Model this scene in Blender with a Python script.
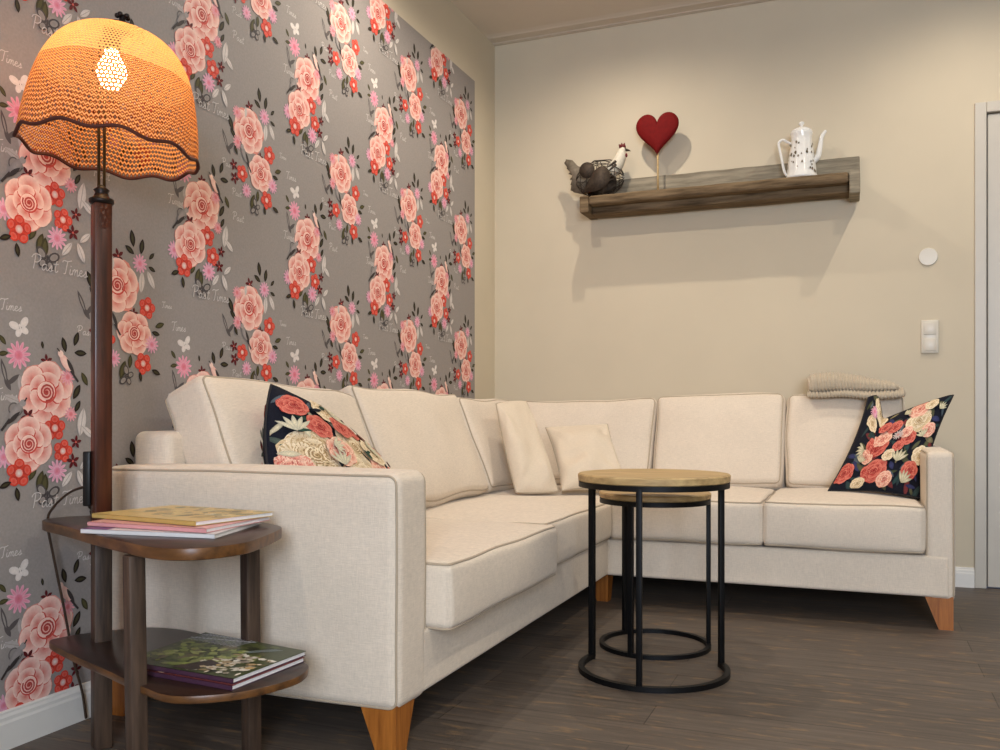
import bpy, bmesh, math, random
from math import sin, cos, pi, radians, sqrt, hypot, atan2
from mathutils import Vector, Matrix, noise

random.seed(7)
scene = bpy.context.scene
for o_ in list(bpy.data.objects):
    bpy.data.objects.remove(o_)
COL = scene.collection

# ------------------------------------------------------------------ camera
cam_d = bpy.data.cameras.new('camera')
cam = bpy.data.objects.new('camera', cam_d)
COL.objects.link(cam)
cam.location = (1.854, -4.561, 0.78)
cam.rotation_euler = (radians(90), 0, radians(21.7826))
cam_d.sensor_width = 36
cam_d.lens = 898.25 / 1000 * 36
cam_d.shift_y = 0.0397
cam_d.clip_start = 0.05
scene.camera = cam

# ------------------------------------------------------------------ world, lights, exposure
def srgb(r, g, b):
    f = lambda c: c / 12.92 if c <= 0.04045 else ((c + 0.055) / 1.055) ** 2.4
    return (f(r / 255), f(g / 255), f(b / 255), 1)

w = bpy.data.worlds.new('world')
scene.world = w
w.use_nodes = True
w.node_tree.nodes['Background'].inputs['Color'].default_value = (0.45, 0.6, 1.0, 1)
w.node_tree.nodes['Background'].inputs['Strength'].default_value = 0.6
scene.view_settings.view_transform = 'Standard'
scene.view_settings.look = 'None'
scene.view_settings.gamma = 1
scene.view_settings.exposure = 0.36
scene.view_settings.use_curve_mapping = False

def spot(name, loc, energy, color=(1, 0.89, 0.75), size=168, blend=1.0, radius=0.012, target=None):
    d = bpy.data.lights.new(name, 'SPOT')
    d.energy = energy
    d.color = color
    d.spot_size = radians(size)
    d.spot_blend = blend
    d.shadow_soft_size = radius
    o = bpy.data.objects.new(name, d)
    COL.objects.link(o)
    o.location = loc
    if target:
        o.rotation_euler = (Vector(target) - Vector(loc)).to_track_quat('-Z', 'Y').to_euler()
    return o

SPOT_E = 36
spot('ceiling_spot', (0.78, -0.66, 2.76), SPOT_E * 0.8)
spot('ceiling_spot', (2.32, -0.66, 2.76), SPOT_E * 0.8)
spot('ceiling_spot', (0.52, -1.55, 2.76), SPOT_E * 1.25)
spot('ceiling_spot', (2.32, -1.55, 2.76), SPOT_E * 0.8)
spot('ceiling_spot', (2.32, -3.4, 2.76), SPOT_E)
spot('ceiling_spot', (1.2, -5.0, 2.76), SPOT_E)  # added fill from behind the camera, not a known ceiling fixture
spot('ceiling_spot', (3.2, -5.0, 2.76), SPOT_E)  # second added rear fill, likewise no known fixture
# daylight through the window behind the camera
ld = bpy.data.lights.new('window_daylight', 'AREA')
ld.shape = 'RECTANGLE'
ld.size = 1.6
ld.size_y = 1.5
ld.energy = 190
ld.color = (0.72, 0.83, 1.0)
lo = bpy.data.objects.new('window_daylight', ld)
COL.objects.link(lo)
lo.location = (2.9, -7.25, 1.6)
lo.rotation_euler = (radians(90), 0, 0)

# ------------------------------------------------------------------ object helpers
ORG = {}
def tag(o, label=None, cat=None, group=None, kind=None):
    if label: o['label'] = label
    if cat: o['category'] = cat
    if group: o['group'] = group
    if kind: o['kind'] = kind
    return o

def thing(name, label, cat, loc, group=None):
    o = bpy.data.objects.new(name, None)
    o.empty_display_size = 0.1
    COL.objects.link(o)
    o.location = loc
    ORG[o] = Vector(loc)
    return tag(o, label, cat, group)

def mesh_obj(name, verts, faces, mat, parent=None, smooth=True, org=None, label=None, auto=None):
    """verts in world coordinates; stored relative to the thing's base"""
    if parent is not None:
        org = ORG[parent]
    elif org is None:
        org = Vector((0, 0, 0))
    org = Vector(org)
    me = bpy.data.meshes.new(name)
    me.from_pydata([tuple(Vector(v) - org) for v in verts], [], faces)
    me.validate()
    bm = bmesh.new()
    bm.from_mesh(me)
    bmesh.ops.recalc_face_normals(bm, faces=bm.faces)
    bm.to_mesh(me)
    bm.free()
    if smooth:
        for p in me.polygons:
            p.use_smooth = True
        if auto is not None:
            me.set_sharp_from_angle(angle=radians(auto))
    me.materials.append(mat)
    o = bpy.data.objects.new(name, me)
    COL.objects.link(o)
    if parent is not None:
        o.parent = parent
    else:
        o.location = org
    ORG[o] = org
    if label: o['label'] = label
    return o

class MB:
    """collects several shapes into one mesh"""
    def __init__(s):
        s.v = []; s.f = []
    def add(s, vf):
        v, f = vf
        n = len(s.v)
        s.v += [Vector(p) for p in v]
        s.f += [tuple(i + n for i in q) for q in f]
        return s
    def build(s, name, mat, parent=None, **k):
        return mesh_obj(name, s.v, s.f, mat, parent, **k)

def box(x0, x1, y0, y1, z0, z1, bev=0.0, seg=2):
    bm = bmesh.new()
    bmesh.ops.create_cube(bm, size=1)
    for v in bm.verts:
        v.co = Vector(((x0 + x1) / 2 + v.co.x * (x1 - x0), (y0 + y1) / 2 + v.co.y * (y1 - y0), (z0 + z1) / 2 + v.co.z * (z1 - z0)))
    if bev > 0:
        bmesh.ops.bevel(bm, geom=list(bm.edges), offset=bev, segments=seg, profile=0.5, affect='EDGES')
    return out(bm)

def out(bm):
    bm.verts.ensure_lookup_table()
    bm.verts.index_update()
    v = [p.co.copy() for p in bm.verts]
    f = [tuple(q.index for q in fc.verts) for fc in bm.faces]
    bm.free()
    return v, f

def xf(vf, fn):
    return [fn(Vector(p)) for p in vf[0]], vf[1]

def tube(path, r, seg=8, closed=False, caps=True):
    P = [Vector(p) for p in path]
    n = len(P)
    rr = r if callable(r) else (lambda t: r)
    T = []
    for i in range(n):
        a = P[(i - 1) % n] if (closed or i > 0) else P[i]
        b = P[(i + 1) % n] if (closed or i < n - 1) else P[i]
        t = (b - a)
        T.append(t.normalized() if t.length > 1e-9 else Vector((0, 0, 1)))
    up = Vector((0, 0, 1)) if abs(T[0].z) < 0.9 else Vector((1, 0, 0))
    N = (up - T[0] * up.dot(T[0])).normalized()
    V = []; F = []
    for i in range(n):
        N = (N - T[i] * N.dot(T[i]))
        N = N.normalized() if N.length > 1e-6 else T[i].orthogonal().normalized()
        B = T[i].cross(N)
        R = rr(i / max(1, n - 1))
        for k in range(seg):
            a = 2 * pi * k / seg
            V.append(P[i] + N * (cos(a) * R) + B * (sin(a) * R))
    for i in range(n if closed else n - 1):
        j = (i + 1) % n
        for k in range(seg):
            l = (k + 1) % seg
            F.append((i * seg + k, i * seg + l, j * seg + l, j * seg + k))
    if not closed and caps:
        F.append(tuple(range(seg)))
        F.append(tuple((n - 1) * seg + k for k in range(seg)))
    return V, F

def lathe(prof, c=(0, 0, 0), seg=32, mod=None):
    """prof: (radius, z) from bottom to top"""
    V = []; F = []
    for r, z in prof:
        for k in range(seg):
            a = 2 * pi * k / seg
            q = r * (mod(a, z) if mod else 1)
            V.append(Vector((c[0] + q * cos(a), c[1] + q * sin(a), c[2] + z)))
    for i in range(len(prof) - 1):
        for k in range(seg):
            l = (k + 1) % seg
            F.append((i * seg + k, i * seg + l, (i + 1) * seg + l, (i + 1) * seg + k))
    F.append(tuple(range(seg)))
    F.append(tuple((len(prof) - 1) * seg + k for k in range(seg)))
    return V, F

def prism(outline, z0, z1, bev=0.0):
    bm = bmesh.new()
    vs = [bm.verts.new((x, y, z0)) for x, y in outline]
    f = bm.faces.new(vs)
    r = bmesh.ops.extrude_face_region(bm, geom=[f])
    for e in r['geom']:
        if isinstance(e, bmesh.types.BMVert):
            e.co.z = z1
    bmesh.ops.recalc_face_normals(bm, faces=bm.faces)
    if bev > 0:
        es = [e for e in bm.edges if abs(e.verts[0].co.z - e.verts[1].co.z) < 1e-6]
        bmesh.ops.bevel(bm, geom=es, offset=bev, segments=2, profile=0.5, affect='EDGES')
    return out(bm)

def catmull(pts, n=8, closed=True):
    P = [Vector(p) for p in pts]
    m = len(P); R = []
    for i in range(m if closed else m - 1):
        g = lambda k: P[k % m] if closed else P[max(0, min(m - 1, k))]
        a, b, c, d = g(i - 1), g(i), g(i + 1), g(i + 2)
        for k in range(n):
            t = k / n
            R.append(0.5 * ((2 * b) + (c - a) * t + (2 * a - 5 * b + 4 * c - d) * t * t + (3 * b - a - 3 * c + d) * t ** 3))
    if not closed: R.append(P[-1])
    return R

def soft_box(sx, sy, sz, r, n=10, puff=(0, 0, 0), ne=4):
    h = (sx / 2, sy / 2, sz / 2)
    r = min(r, min(h) * 0.98)
    ax = []
    for k in range(3):
        e = [-h[k] + r * i / ne for i in range(ne)]
        m = [-(h[k] - r) + 2 * (h[k] - r) * i / n for i in range(n + 1)]
        ax.append(e + m + [-q for q in reversed(e)])
    idx = {}; V = []; F = []
    def vert(p):
        key = tuple(round(c, 6) for c in p)
        if key not in idx:
            q = Vector([max(-(h[k] - r), min(h[k] - r, p[k])) for k in range(3)])
            d = Vector(p) - q
            c = q + (d.normalized() * r if d.length > 1e-9 else d)
            u = [p[k] / h[k] for k in range(3)]
            for k in range(3):
                i, j = (k + 1) % 3, (k + 2) % 3
                c[k] += u[k] * puff[k] * ((1 - u[i] ** 2) * (1 - u[j] ** 2)) ** 0.6 if abs(u[i]) < 1 and abs(u[j]) < 1 else 0
            idx[key] = len(V); V.append(c)
        return idx[key]
    for k in range(3):
        i, j = (k + 1) % 3, (k + 2) % 3
        for s in (-1, 1):
            for a in range(len(ax[i]) - 1):
                for b in range(len(ax[j]) - 1):
                    q = []
                    for (aa, bb) in ((a, b), (a + 1, b), (a + 1, b + 1), (a, b + 1)):
                        p = [0, 0, 0]
                        p[k] = s * h[k]; p[i] = ax[i][aa]; p[j] = ax[j][bb]
                        q.append(vert(p))
                    F.append(tuple(q))
    return V, F

def edge_loop(sx, sy, sz, r, axis, sign, n=12, out_=0.0):
    """closed path along the rim of one face of a soft_box (for piping)"""
    h = [sx / 2, sy / 2, sz / 2]
    i, j = (axis + 1) % 3, (axis + 2) % 3
    k = r * (1 - 0.7071) - out_
    a, b = h[i] - k, h[j] - k
    rr = r * 0.75
    pts = []
    for (ci, cj, a0) in ((1, 1, 0), (-1, 1, 90), (-1, -1, 180), (1, -1, 270)):
        for t in range(5):
            an = radians(a0 + 90 * t / 4)
            pts.append((ci * (a - rr) + rr * cos(an), cj * (b - rr) + rr * sin(an)))
    res = []
    m = len(pts)
    for q in range(m):
        p0, p1 = pts[q], pts[(q + 1) % m]
        L = hypot(p1[0] - p0[0], p1[1] - p0[1])
        st = max(1, int(L / 0.04))
        for t in range(st):
            p = [0, 0, 0]
            p[axis] = sign * (h[axis] - k)
            p[i] = p0[0] + (p1[0] - p0[0]) * t / st
            p[j] = p0[1] + (p1[1] - p0[1]) * t / st
            res.append(Vector(p))
    return res

# ------------------------------------------------------------------ materials
def new_mat(name):
    m = bpy.data.materials.new(name)
    m.use_nodes = True
    nt = m.node_tree
    return m, nt, nt.nodes['Principled BSDF']

def N(nt, typ, **k):
    n = nt.nodes.new(typ)
    for a, b in k.items():
        setattr(n, a, b)
    return n

def mapping(nt, scale, rot=(0, 0, 0), coord='Object'):
    tc = N(nt, 'ShaderNodeTexCoord')
    mp = N(nt, 'ShaderNodeMapping')
    mp.inputs['Scale'].default_value = scale
    mp.inputs['Rotation'].default_value = rot
    nt.links.new(tc.outputs[coord], mp.inputs['Vector'])
    return mp.outputs['Vector']

def noise_tex(nt, vec, scale=1, detail=4, rough=0.5):
    n = N(nt, 'ShaderNodeTexNoise')
    n.inputs['Scale'].default_value = scale
    n.inputs['Detail'].default_value = detail
    n.inputs['Roughness'].default_value = rough
    nt.links.new(vec, n.inputs['Vector'])
    return n.outputs['Fac']

def ramp(nt, fac, stops):
    r = N(nt, 'ShaderNodeValToRGB')
    e = r.color_ramp.elements
    while len(e) < len(stops): e.new(0.5)
    for i, (p, c) in enumerate(stops):
        e[i].position = p; e[i].color = c
    nt.links.new(fac, r.inputs['Fac'])
    return r.outputs['Color']

def math_n(nt, op, a, b=None, c=None):
    n = N(nt, 'ShaderNodeMath', operation=op)
    for i, x in enumerate((a, b, c)):
        if x is None: continue
        if isinstance(x, (int, float)): n.inputs[i].default_value = x
        else: nt.links.new(x, n.inputs[i])
    return n.outputs[0]

def mix(nt, fac, a, b, mode='MIX'):
    n = N(nt, 'ShaderNodeMix', data_type='RGBA', blend_type=mode)
    for s, x in ((0, fac), (6, a), (7, b)):
        if isinstance(x, (int, float, tuple)): n.inputs[s].default_value = x
        else: nt.links.new(x, n.inputs[s])
    return n.outputs[2]

def bump(nt, bs, h, strength=0.3, dist=0.002):
    b = N(nt, 'ShaderNodeBump')
    b.inputs['Strength'].default_value = strength
    b.inputs['Distance'].default_value = dist
    nt.links.new(h, b.inputs['Height'])
    nt.links.new(b.outputs['Normal'], bs.inputs['Normal'])

def scl(c, k): return (c[0] * k, c[1] * k, c[2] * k, 1)

def plain(name, rgb, rough=0.6, metal=0.0, var=0.08, nscale=20, spec=0.4, bmp=0.0):
    m, nt, bs = new_mat(name)
    c = srgb(*rgb)
    f = noise_tex(nt, mapping(nt, (1, 1, 1)), nscale, 4)
    nt.links.new(ramp(nt, f, [(0.25, scl(c, 1 - var)), (0.75, scl(c, 1 + var))]), bs.inputs['Base Color'])
    bs.inputs['Roughness'].default_value = rough
    bs.inputs['Metallic'].default_value = metal
    bs.inputs['Specular IOR Level'].default_value = spec
    if bmp: bump(nt, bs, f, bmp)
    return m

def fabric(name, rgb, fine=900, streak=60, var=0.10, bmp=0.35):
    m, nt, bs = new_mat(name)
    c = srgb(*rgb)
    a = noise_tex(nt, mapping(nt, (streak, streak, fine)), 1, 2)
    b = noise_tex(nt, mapping(nt, (fine, fine * 0.9, streak)), 1, 2)
    d = noise_tex(nt, mapping(nt, (fine * 0.5, streak, streak)), 1, 2)
    s = math_n(nt, 'ADD', math_n(nt, 'MULTIPLY', a, 0.45), math_n(nt, 'MULTIPLY', b, 0.35))
    s = math_n(nt, 'ADD', s, math_n(nt, 'MULTIPLY', d, 0.2))
    big = noise_tex(nt, mapping(nt, (1, 1, 1)), 7, 3)
    s2 = math_n(nt, 'ADD', math_n(nt, 'MULTIPLY', s, 0.85), math_n(nt, 'MULTIPLY', big, 0.15))
    nt.links.new(ramp(nt, s2, [(0.36, scl(c, 1 - var)), (0.64, scl(c, 1 + var))]), bs.inputs['Base Color'])
    bs.inputs['Roughness'].default_value = 0.95
    bs.inputs['Specular IOR Level'].default_value = 0.1
    bs.inputs['Sheen Weight'].default_value = 0.15
    bump(nt, bs, s, bmp, 0.002)
    return m

def wood(name, dark, light, axis=0, freq=60, rough=0.4, stretch=14, bmp=0.1, spec=0.4):
    m, nt, bs = new_mat(name)
    s = [freq] * 3
    s[axis] = freq / stretch
    f = noise_tex(nt, mapping(nt, tuple(s)), 1, 6, 0.6)
    nt.links.new(ramp(nt, f, [(0.3, srgb(*dark)), (0.7, srgb(*light))]), bs.inputs['Base Color'])
    bs.inputs['Roughness'].default_value = rough
    bs.inputs['Specular IOR Level'].default_value = spec
    bump(nt, bs, f, bmp, 0.002)
    return m

M = {}
M['wall'] = plain('cream_plaster', (201, 189, 166), 0.9, var=0.03, nscale=3, spec=0.1, bmp=0.03)
M['ceiling'] = plain('ceiling_paint', (206, 197, 184), 0.9, var=0.03, nscale=3, spec=0.1, bmp=0.03)
M['white'] = plain('white_lacquer', (222, 218, 210), 0.35, var=0.02)
M['door'] = plain('door_lacquer', (190, 183, 170), 0.4, var=0.02)
M['sofa'] = fabric('beige_linen', (217, 203, 184), var=0.13, bmp=0.5)
M['pipe'] = fabric('linen_piping', (176, 160, 138), var=0.05)
M['leg'] = wood('oiled_oak', (126, 70, 22), (178, 110, 44), 2, 70)
M['iron'] = plain('black_iron', (20, 20, 21), 0.5, 0.6, var=0.15, nscale=40)
M['top'] = wood('pale_mango_wood', (150, 122, 78), (206, 176, 124), 0, 45, 0.5)
M['lampwood'] = wood('red_brown_walnut', (30, 15, 10), (88, 44, 26), 2, 55, 0.32)
M['lampleg'] = wood('worn_grey_walnut', (38, 28, 22), (90, 70, 55), 2, 60, 0.5)
M['lampshelf'] = wood('dark_walnut_board', (32, 21, 17), (64, 42, 34), 0, 40, 0.3)
M['lampedge'] = wood('worn_board_edge', (58, 36, 20), (120, 80, 42), 0, 40, 0.35)
M['dark'] = plain('dark_metal', (38, 30, 26), 0.45, 0.5)
M['brass'] = plain('aged_brass', (90, 70, 45), 0.4, 0.8)
M['black'] = plain('black_plastic', (22, 20, 20), 0.4)
M['oldwood'] = wood('weathered_plank', (66, 52, 36), (132, 112, 86), 0, 50, 0.85, 10, 0.4, 0.15)
M['oldwood_grey'] = wood('weathered_grey_plank', (104, 96, 82), (160, 150, 130), 0, 50, 0.85, 10, 0.4, 0.15)
M['heart'] = plain('red_felt', (104, 12, 12), 0.75, var=0.15, nscale=60, spec=0.15, bmp=0.2)
M['porcelain'] = plain('white_porcelain', (226, 224, 218), 0.12, var=0.01, spec=0.6)
M['silverdecor'] = plain('grey_gilding', (110, 98, 78), 0.3, 0.6)
M['rust'] = plain('rusty_sheet', (66, 55, 45), 0.7, 0.4, var=0.35, nscale=90)
M['tail'] = plain('weathered_tin', (112, 102, 88), 0.6, 0.3, var=0.3, nscale=70)
M['wire'] = plain('thin_wire', (58, 50, 42), 0.5, 0.6)
M['hen'] = plain('hen_white', (206, 198, 180), 0.7, var=0.12, nscale=80)
M['comb'] = plain('hen_comb', (96, 24, 26), 0.7)
M['blanket'] = fabric('oatmeal_knit', (186, 172, 150), 500, 60, 0.15, 0.6)
M['plainpillow'] = fabric('beige_cotton', (214, 199, 177), 800, 80, 0.08)
M['switch'] = plain('switch_white', (208, 200, 184), 0.35, var=0.01)
M['paper'] = plain('page_edges', (226, 224, 222), 0.8, var=0.06, nscale=200)
M['yellow'] = plain('ochre_cover', (190, 160, 92), 0.35, var=0.1, nscale=30)
M['pinkc'] = plain('pink_cover', (214, 150, 150), 0.35, var=0.05)
M['whitec'] = plain('white_cover', (216, 214, 212), 0.35, var=0.04)
M['purple'] = plain('purple_cover', (70, 44, 62), 0.3, var=0.1)

def print_mat(name, rough=0.6, tex=0.05, spec=0.25, fine=300, bmp=0.05):
    m, nt, bs = new_mat(name)
    a = N(nt, 'ShaderNodeAttribute', attribute_name='print')
    f = noise_tex(nt, mapping(nt, (fine, fine, fine)), 1, 2)
    g = ramp(nt, f, [(0.3, (1 - tex, 1 - tex, 1 - tex, 1)), (0.7, (1 + tex, 1 + tex, 1 + tex, 1))])
    nt.links.new(mix(nt, 1.0, a.outputs['Color'], g, 'MULTIPLY'), bs.inputs['Base Color'])
    bs.inputs['Roughness'].default_value = rough
    bs.inputs['Specular IOR Level'].default_value = spec
    bump(nt, bs, f, bmp)
    return m
M['wallpaper'] = print_mat('floral_wallpaper', 0.6, 0.06, 0.2, 160)
M['floral'] = print_mat('floral_tapestry', 0.85, 0.22, 0.1, 420, 0.5)
M['cover'] = print_mat('glossy_cover', 0.3, 0.10, 0.4, 90)

def floor_mat():
    m, nt, bs = new_mat('dark_plank_floor')
    v = mapping(nt, (1, 1, 1))
    br = N(nt, 'ShaderNodeTexBrick')
    br.offset = 0.37
    br.inputs['Scale'].default_value = 1
    br.inputs['Brick Width'].default_value = 1.35
    br.inputs['Row Height'].default_value = 0.155
    br.inputs['Mortar Size'].default_value = 0.0018
    br.inputs['Mortar Smooth'].default_value = 0.3
    br.inputs['Color1'].default_value = srgb(88, 79, 71)
    br.inputs['Color2'].default_value = srgb(98, 88, 79)
    br.inputs['Mortar'].default_value = srgb(60, 52, 46)
    nt.links.new(v, br.inputs['Vector'])
    g = noise_tex(nt, mapping(nt, (3.5, 55, 1)), 1, 6, 0.65)
    gr = ramp(nt, g, [(0.28, (0.62, 0.61, 0.6, 1)), (0.72, (1.28, 1.27, 1.25, 1))])
    c = mix(nt, 1.0, br.outputs['Color'], gr, 'MULTIPLY')
    k = noise_tex(nt, mapping(nt, (9, 42, 1)), 1, 3, 0.6)
    kf = ramp(nt, k, [(0.57, (0, 0, 0, 1)), (0.67, (1, 1, 1, 1))])
    c = mix(nt, math_n(nt, 'MULTIPLY', kf, 0.55), c, srgb(142, 114, 80))
    nt.links.new(c, bs.inputs['Base Color'])
    bs.inputs['Roughness'].default_value = 0.5
    bs.inputs['Specular IOR Level'].default_value = 0.35
    bump(nt, bs, g, 0.15)
    return m
M['floor'] = floor_mat()

# ------------------------------------------------------------------ the setting
RX, RY, RZ = 4.6, -7.0, 2.805
def struct(name, vf, mat, parent=None, **k):
    o = mesh_obj(name, vf[0], vf[1], mat, parent, smooth=False, **k)
    if parent is None: o['kind'] = 'structure'
    return o

struct('floor', box(-0.15, RX + 0.15, RY - 0.15, 0.15, -0.1, 0), M['floor'])
struct('ceiling', box(-0.15, RX + 0.15, RY - 0.15, 0.15, RZ, RZ + 0.1), M['ceiling'])
wall_left = struct('wall_left', box(-0.15, 0, RY - 0.15, 0.15, 0, RZ), M['wall'])
DX0, DX1, DZ = 2.385, 3.275, 2.135
wb = MB()
wb.add(box(0, DX0, 0, 0.15, 0, RZ)).add(box(DX0, DX1, 0, 0.15, DZ, RZ)).add(box(DX1, RX, 0, 0.15, 0, RZ))
struct('wall_back', (wb.v, wb.f), M['wall'])
struct('wall_right', box(RX, RX + 0.15, RY - 0.15, 0.15, 0, RZ), M['wall'])
WX0, WX1, WZ0, WZ1 = 2.1, 3.7, 0.85, 2.35
wf = MB()
wf.add(box(0, WX0, RY - 0.15, RY, 0, RZ)).add(box(WX1, RX, RY - 0.15, RY, 0, RZ))
wf.add(box(WX0, WX1, RY - 0.15, RY, 0, WZ0)).add(box(WX0, WX1, RY - 0.15, RY, WZ1, RZ))
struct('wall_front', (wf.v, wf.f), M['wall'])
wn = MB()
for a in (box(WX0, WX0 + 0.06, RY - 0.12, RY - 0.05, WZ0, WZ1), box(WX1 - 0.06, WX1, RY - 0.12, RY - 0.05, WZ0, WZ1),
          box(WX0, WX1, RY - 0.12, RY - 0.05, WZ0, WZ0 + 0.06), box(WX0, WX1, RY - 0.12, RY - 0.05, WZ1 - 0.06, WZ1),
          box(2.87, 2.93, RY - 0.12, RY - 0.05, WZ0, WZ1)):
    wn.add(a)
struct('window_1', (wn.v, wn.f), M['white'])

# skirting boards with a stepped top moulding
def skirt_profile(h=0.09):
    return [(0, 0), (0.016, 0), (0.016, h - 0.028), (0.013, h - 0.022), (0.013, h - 0.014), (0.009, h - 0.008), (0.009, h - 0.003), (0.006, h), (0, h)]
def skirt_y(y0, y1, h=0.09):
    pr = skirt_profile(h); n = len(pr)
    V = [Vector((a, y, z)) for y in (y0, y1) for a, z in pr]
    F = [(i, (i + 1) % n, n + (i + 1) % n, n + i) for i in range(n)] + [tuple(range(n)), tuple(range(n, 2 * n))]
    return V, F
def skirt_x(x0, x1, h=0.09):
    pr = skirt_profile(h); n = len(pr)
    V = [Vector((x, -a, z)) for x in (x0, x1) for a, z in pr]
    F = [(i, (i + 1) % n, n + (i + 1) % n, n + i) for i in range(n)] + [tuple(range(n)), tuple(range(n, 2 * n))]
    return V, F
struct('baseboard_left', skirt_y(RY, 0), M['white'])
struct('baseboard_back', skirt_x(0.016, DX0 - 0.048), M['white'])

# ceiling moulding along the back wall
cp = [(0, RZ), (0, RZ - 0.007), (0.03, RZ - 0.007), (0.036, RZ - 0.004), (0.10, RZ - 0.006), (0.112, RZ - 0.003), (0.14, RZ)]
V = [Vector((x, -a, z)) for x in (0, RX) for a, z in cp]; n_ = len(cp)
struct('trim_1', (V, [(i, (i + 1) % n_, n_ + (i + 1) % n_, n_ + i) for i in range(n_)] + [tuple(range(n_)), tuple(range(n_, 2 * n_))]), M['ceiling'])

# door with casing
door = struct('door_1', box(DX0 + 0.006, DX1 - 0.006, -0.002, 0.04, 0.006, DZ - 0.006, 0.003), M['door'])
cs = MB()
cs.add(box(DX0 - 0.048, DX0, -0.018, 0.0, 0, DZ + 0.048, 0.004)).add(box(DX1, DX1 + 0.048, -0.018, 0.0, 0, DZ + 0.048, 0.004))
cs.add(box(DX0, DX1, -0.018, 0.0, DZ, DZ + 0.048, 0.004))
cs.build('door_casing', M['door'], door, smooth=False)
dp = MB()
for (z0, z1) in ((0.2, 0.95), (1.1, 2.0)):
    for (a, b, c, d) in ((DX0 + 0.14, DX1 - 0.14, z0, z0 + 0.025), (DX0 + 0.14, DX1 - 0.14, z1 - 0.025, z1), (DX0 + 0.14, DX0 + 0.165, z0, z1), (DX1 - 0.165, DX1 - 0.14, z0, z1)):
        dp.add(box(a, b, -0.012, 0.0, c, d, 0.004))
dp.build('door_panel_moulding', M['door'], door, smooth=False)
dh = MB()
dh.add(tube([(DX1 - 0.07, -0.002, 1.05), (DX1 - 0.07, -0.055, 1.05), (DX1 - 0.085, -0.06, 1.05), (DX1 - 0.18, -0.06, 1.05)], 0.009))
dh.add(box(DX1 - 0.09, DX1 - 0.05, -0.009, -0.001, 0.94, 1.1, 0.003))
dh.build('door_handle', M['brass'], door)

# ------------------------------------------------------------------ printed pattern (flat coloured shapes laid in layers)
class Print:
    def __init__(s, rings=1):
        s.v = []; s.c = []; s.f = []; s.lay = 0; s.rings = rings
    def fan(s, a, b, outline, cc, cr):
        s.lay += 1
        n = len(outline); base = len(s.v)
        s.v.append((a, b, s.lay)); s.c.append(cc)
        R = s.rings
        for q in range(1, R + 1):
            t = q / R
            for (x, y) in outline:
                s.v.append((a + (x - a) * t, b + (y - b) * t, s.lay))
                s.c.append(tuple(cc[i] + (cr[i] - cc[i]) * t for i in range(3)))
        for i in range(n):
            j = (i + 1) % n
            s.f.append((base, base + 1 + i, base + 1 + j))
            for q in range(1, R):
                o0 = base + 1 + (q - 1) * n; o1 = base + 1 + q * n
                s.f.append((o0 + i, o1 + i, o1 + j, o0 + j))
    def ell(s, a, b, ra, rb, ang, cc, cr=None, n=14, lob=0, ph=0, k=0.0):
        cr = cr or cc
        ca, sa = cos(ang), sin(ang)
        o = []
        for i in range(n):
            t = 2 * pi * i / n
            q = 1 + k * cos(lob * t + ph) if lob else 1
            x, y = ra * cos(t) * q, rb * sin(t) * q
            o.append((a + x * ca - y * sa, b + x * sa + y * ca))
        s.fan(a, b, o, cc, cr)
    def lens(s, a, b, ln, wd, ang, cc, cr=None):
        """pointed leaf centred on a, b"""
        cr = cr or cc
        ca, sa = cos(ang), sin(ang); o = []
        for i in range(8):
            t = i / 8
            o.append((-ln + 2 * ln * t, wd * sin(pi * t) ** 0.8))
        for i in range(8):
            t = 1 - i / 8
            o.append((-ln + 2 * ln * t, -wd * sin(pi * t) ** 0.8 if 0 < t < 1 else 0))
        s.fan(a, b, [(a + x * ca - y * sa, b + x * sa + y * ca) for x, y in o], cc, cr)
    def stroke(s, pts, wd, c):
        s.lay += 1
        n = len(pts); base = len(s.v)
        for i in range(n):
            p0 = pts[max(0, i - 1)]; p1 = pts[min(n - 1, i + 1)]
            dx, dy = p1[0] - p0[0], p1[1] - p0[1]
            L = hypot(dx, dy) or 1
            nx, ny = -dy / L * wd / 2, dx / L * wd / 2
            s.v.append((pts[i][0] + nx, pts[i][1] + ny, s.lay)); s.v.append((pts[i][0] - nx, pts[i][1] - ny, s.lay))
            s.c += [c, c]
        for i in range(n - 1):
            k = base + 2 * i
            s.f.append((k, k + 1, k + 3, k + 2))

def C3(r, g, b): return srgb(r, g, b)[:3]
GREYP = C3(146, 139, 134)
PAL = {'pale': C3(240, 206, 192), 'mid': C3(220, 142, 130), 'coral': C3(202, 76, 66), 'deep': C3(140, 50, 50), 'white': C3(222, 213, 206),
       'lilac': C3(224, 158, 186), 'pink': C3(228, 146, 172), 'rosy': C3(226, 146, 158), 'red': C3(212, 66, 48), 'dred': C3(92, 26, 30), 'darkred': C3(150, 40, 38),
       'dark': C3(36, 28, 24), 'olive': C3(82, 78, 48), 'gray': C3(76, 70, 70), 'ghost': C3(178, 170, 166), 'cream': C3(230, 214, 178)}

def mixc(a, b, t): return tuple(a[i] + (b[i] - a[i]) * t for i in range(3))

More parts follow.
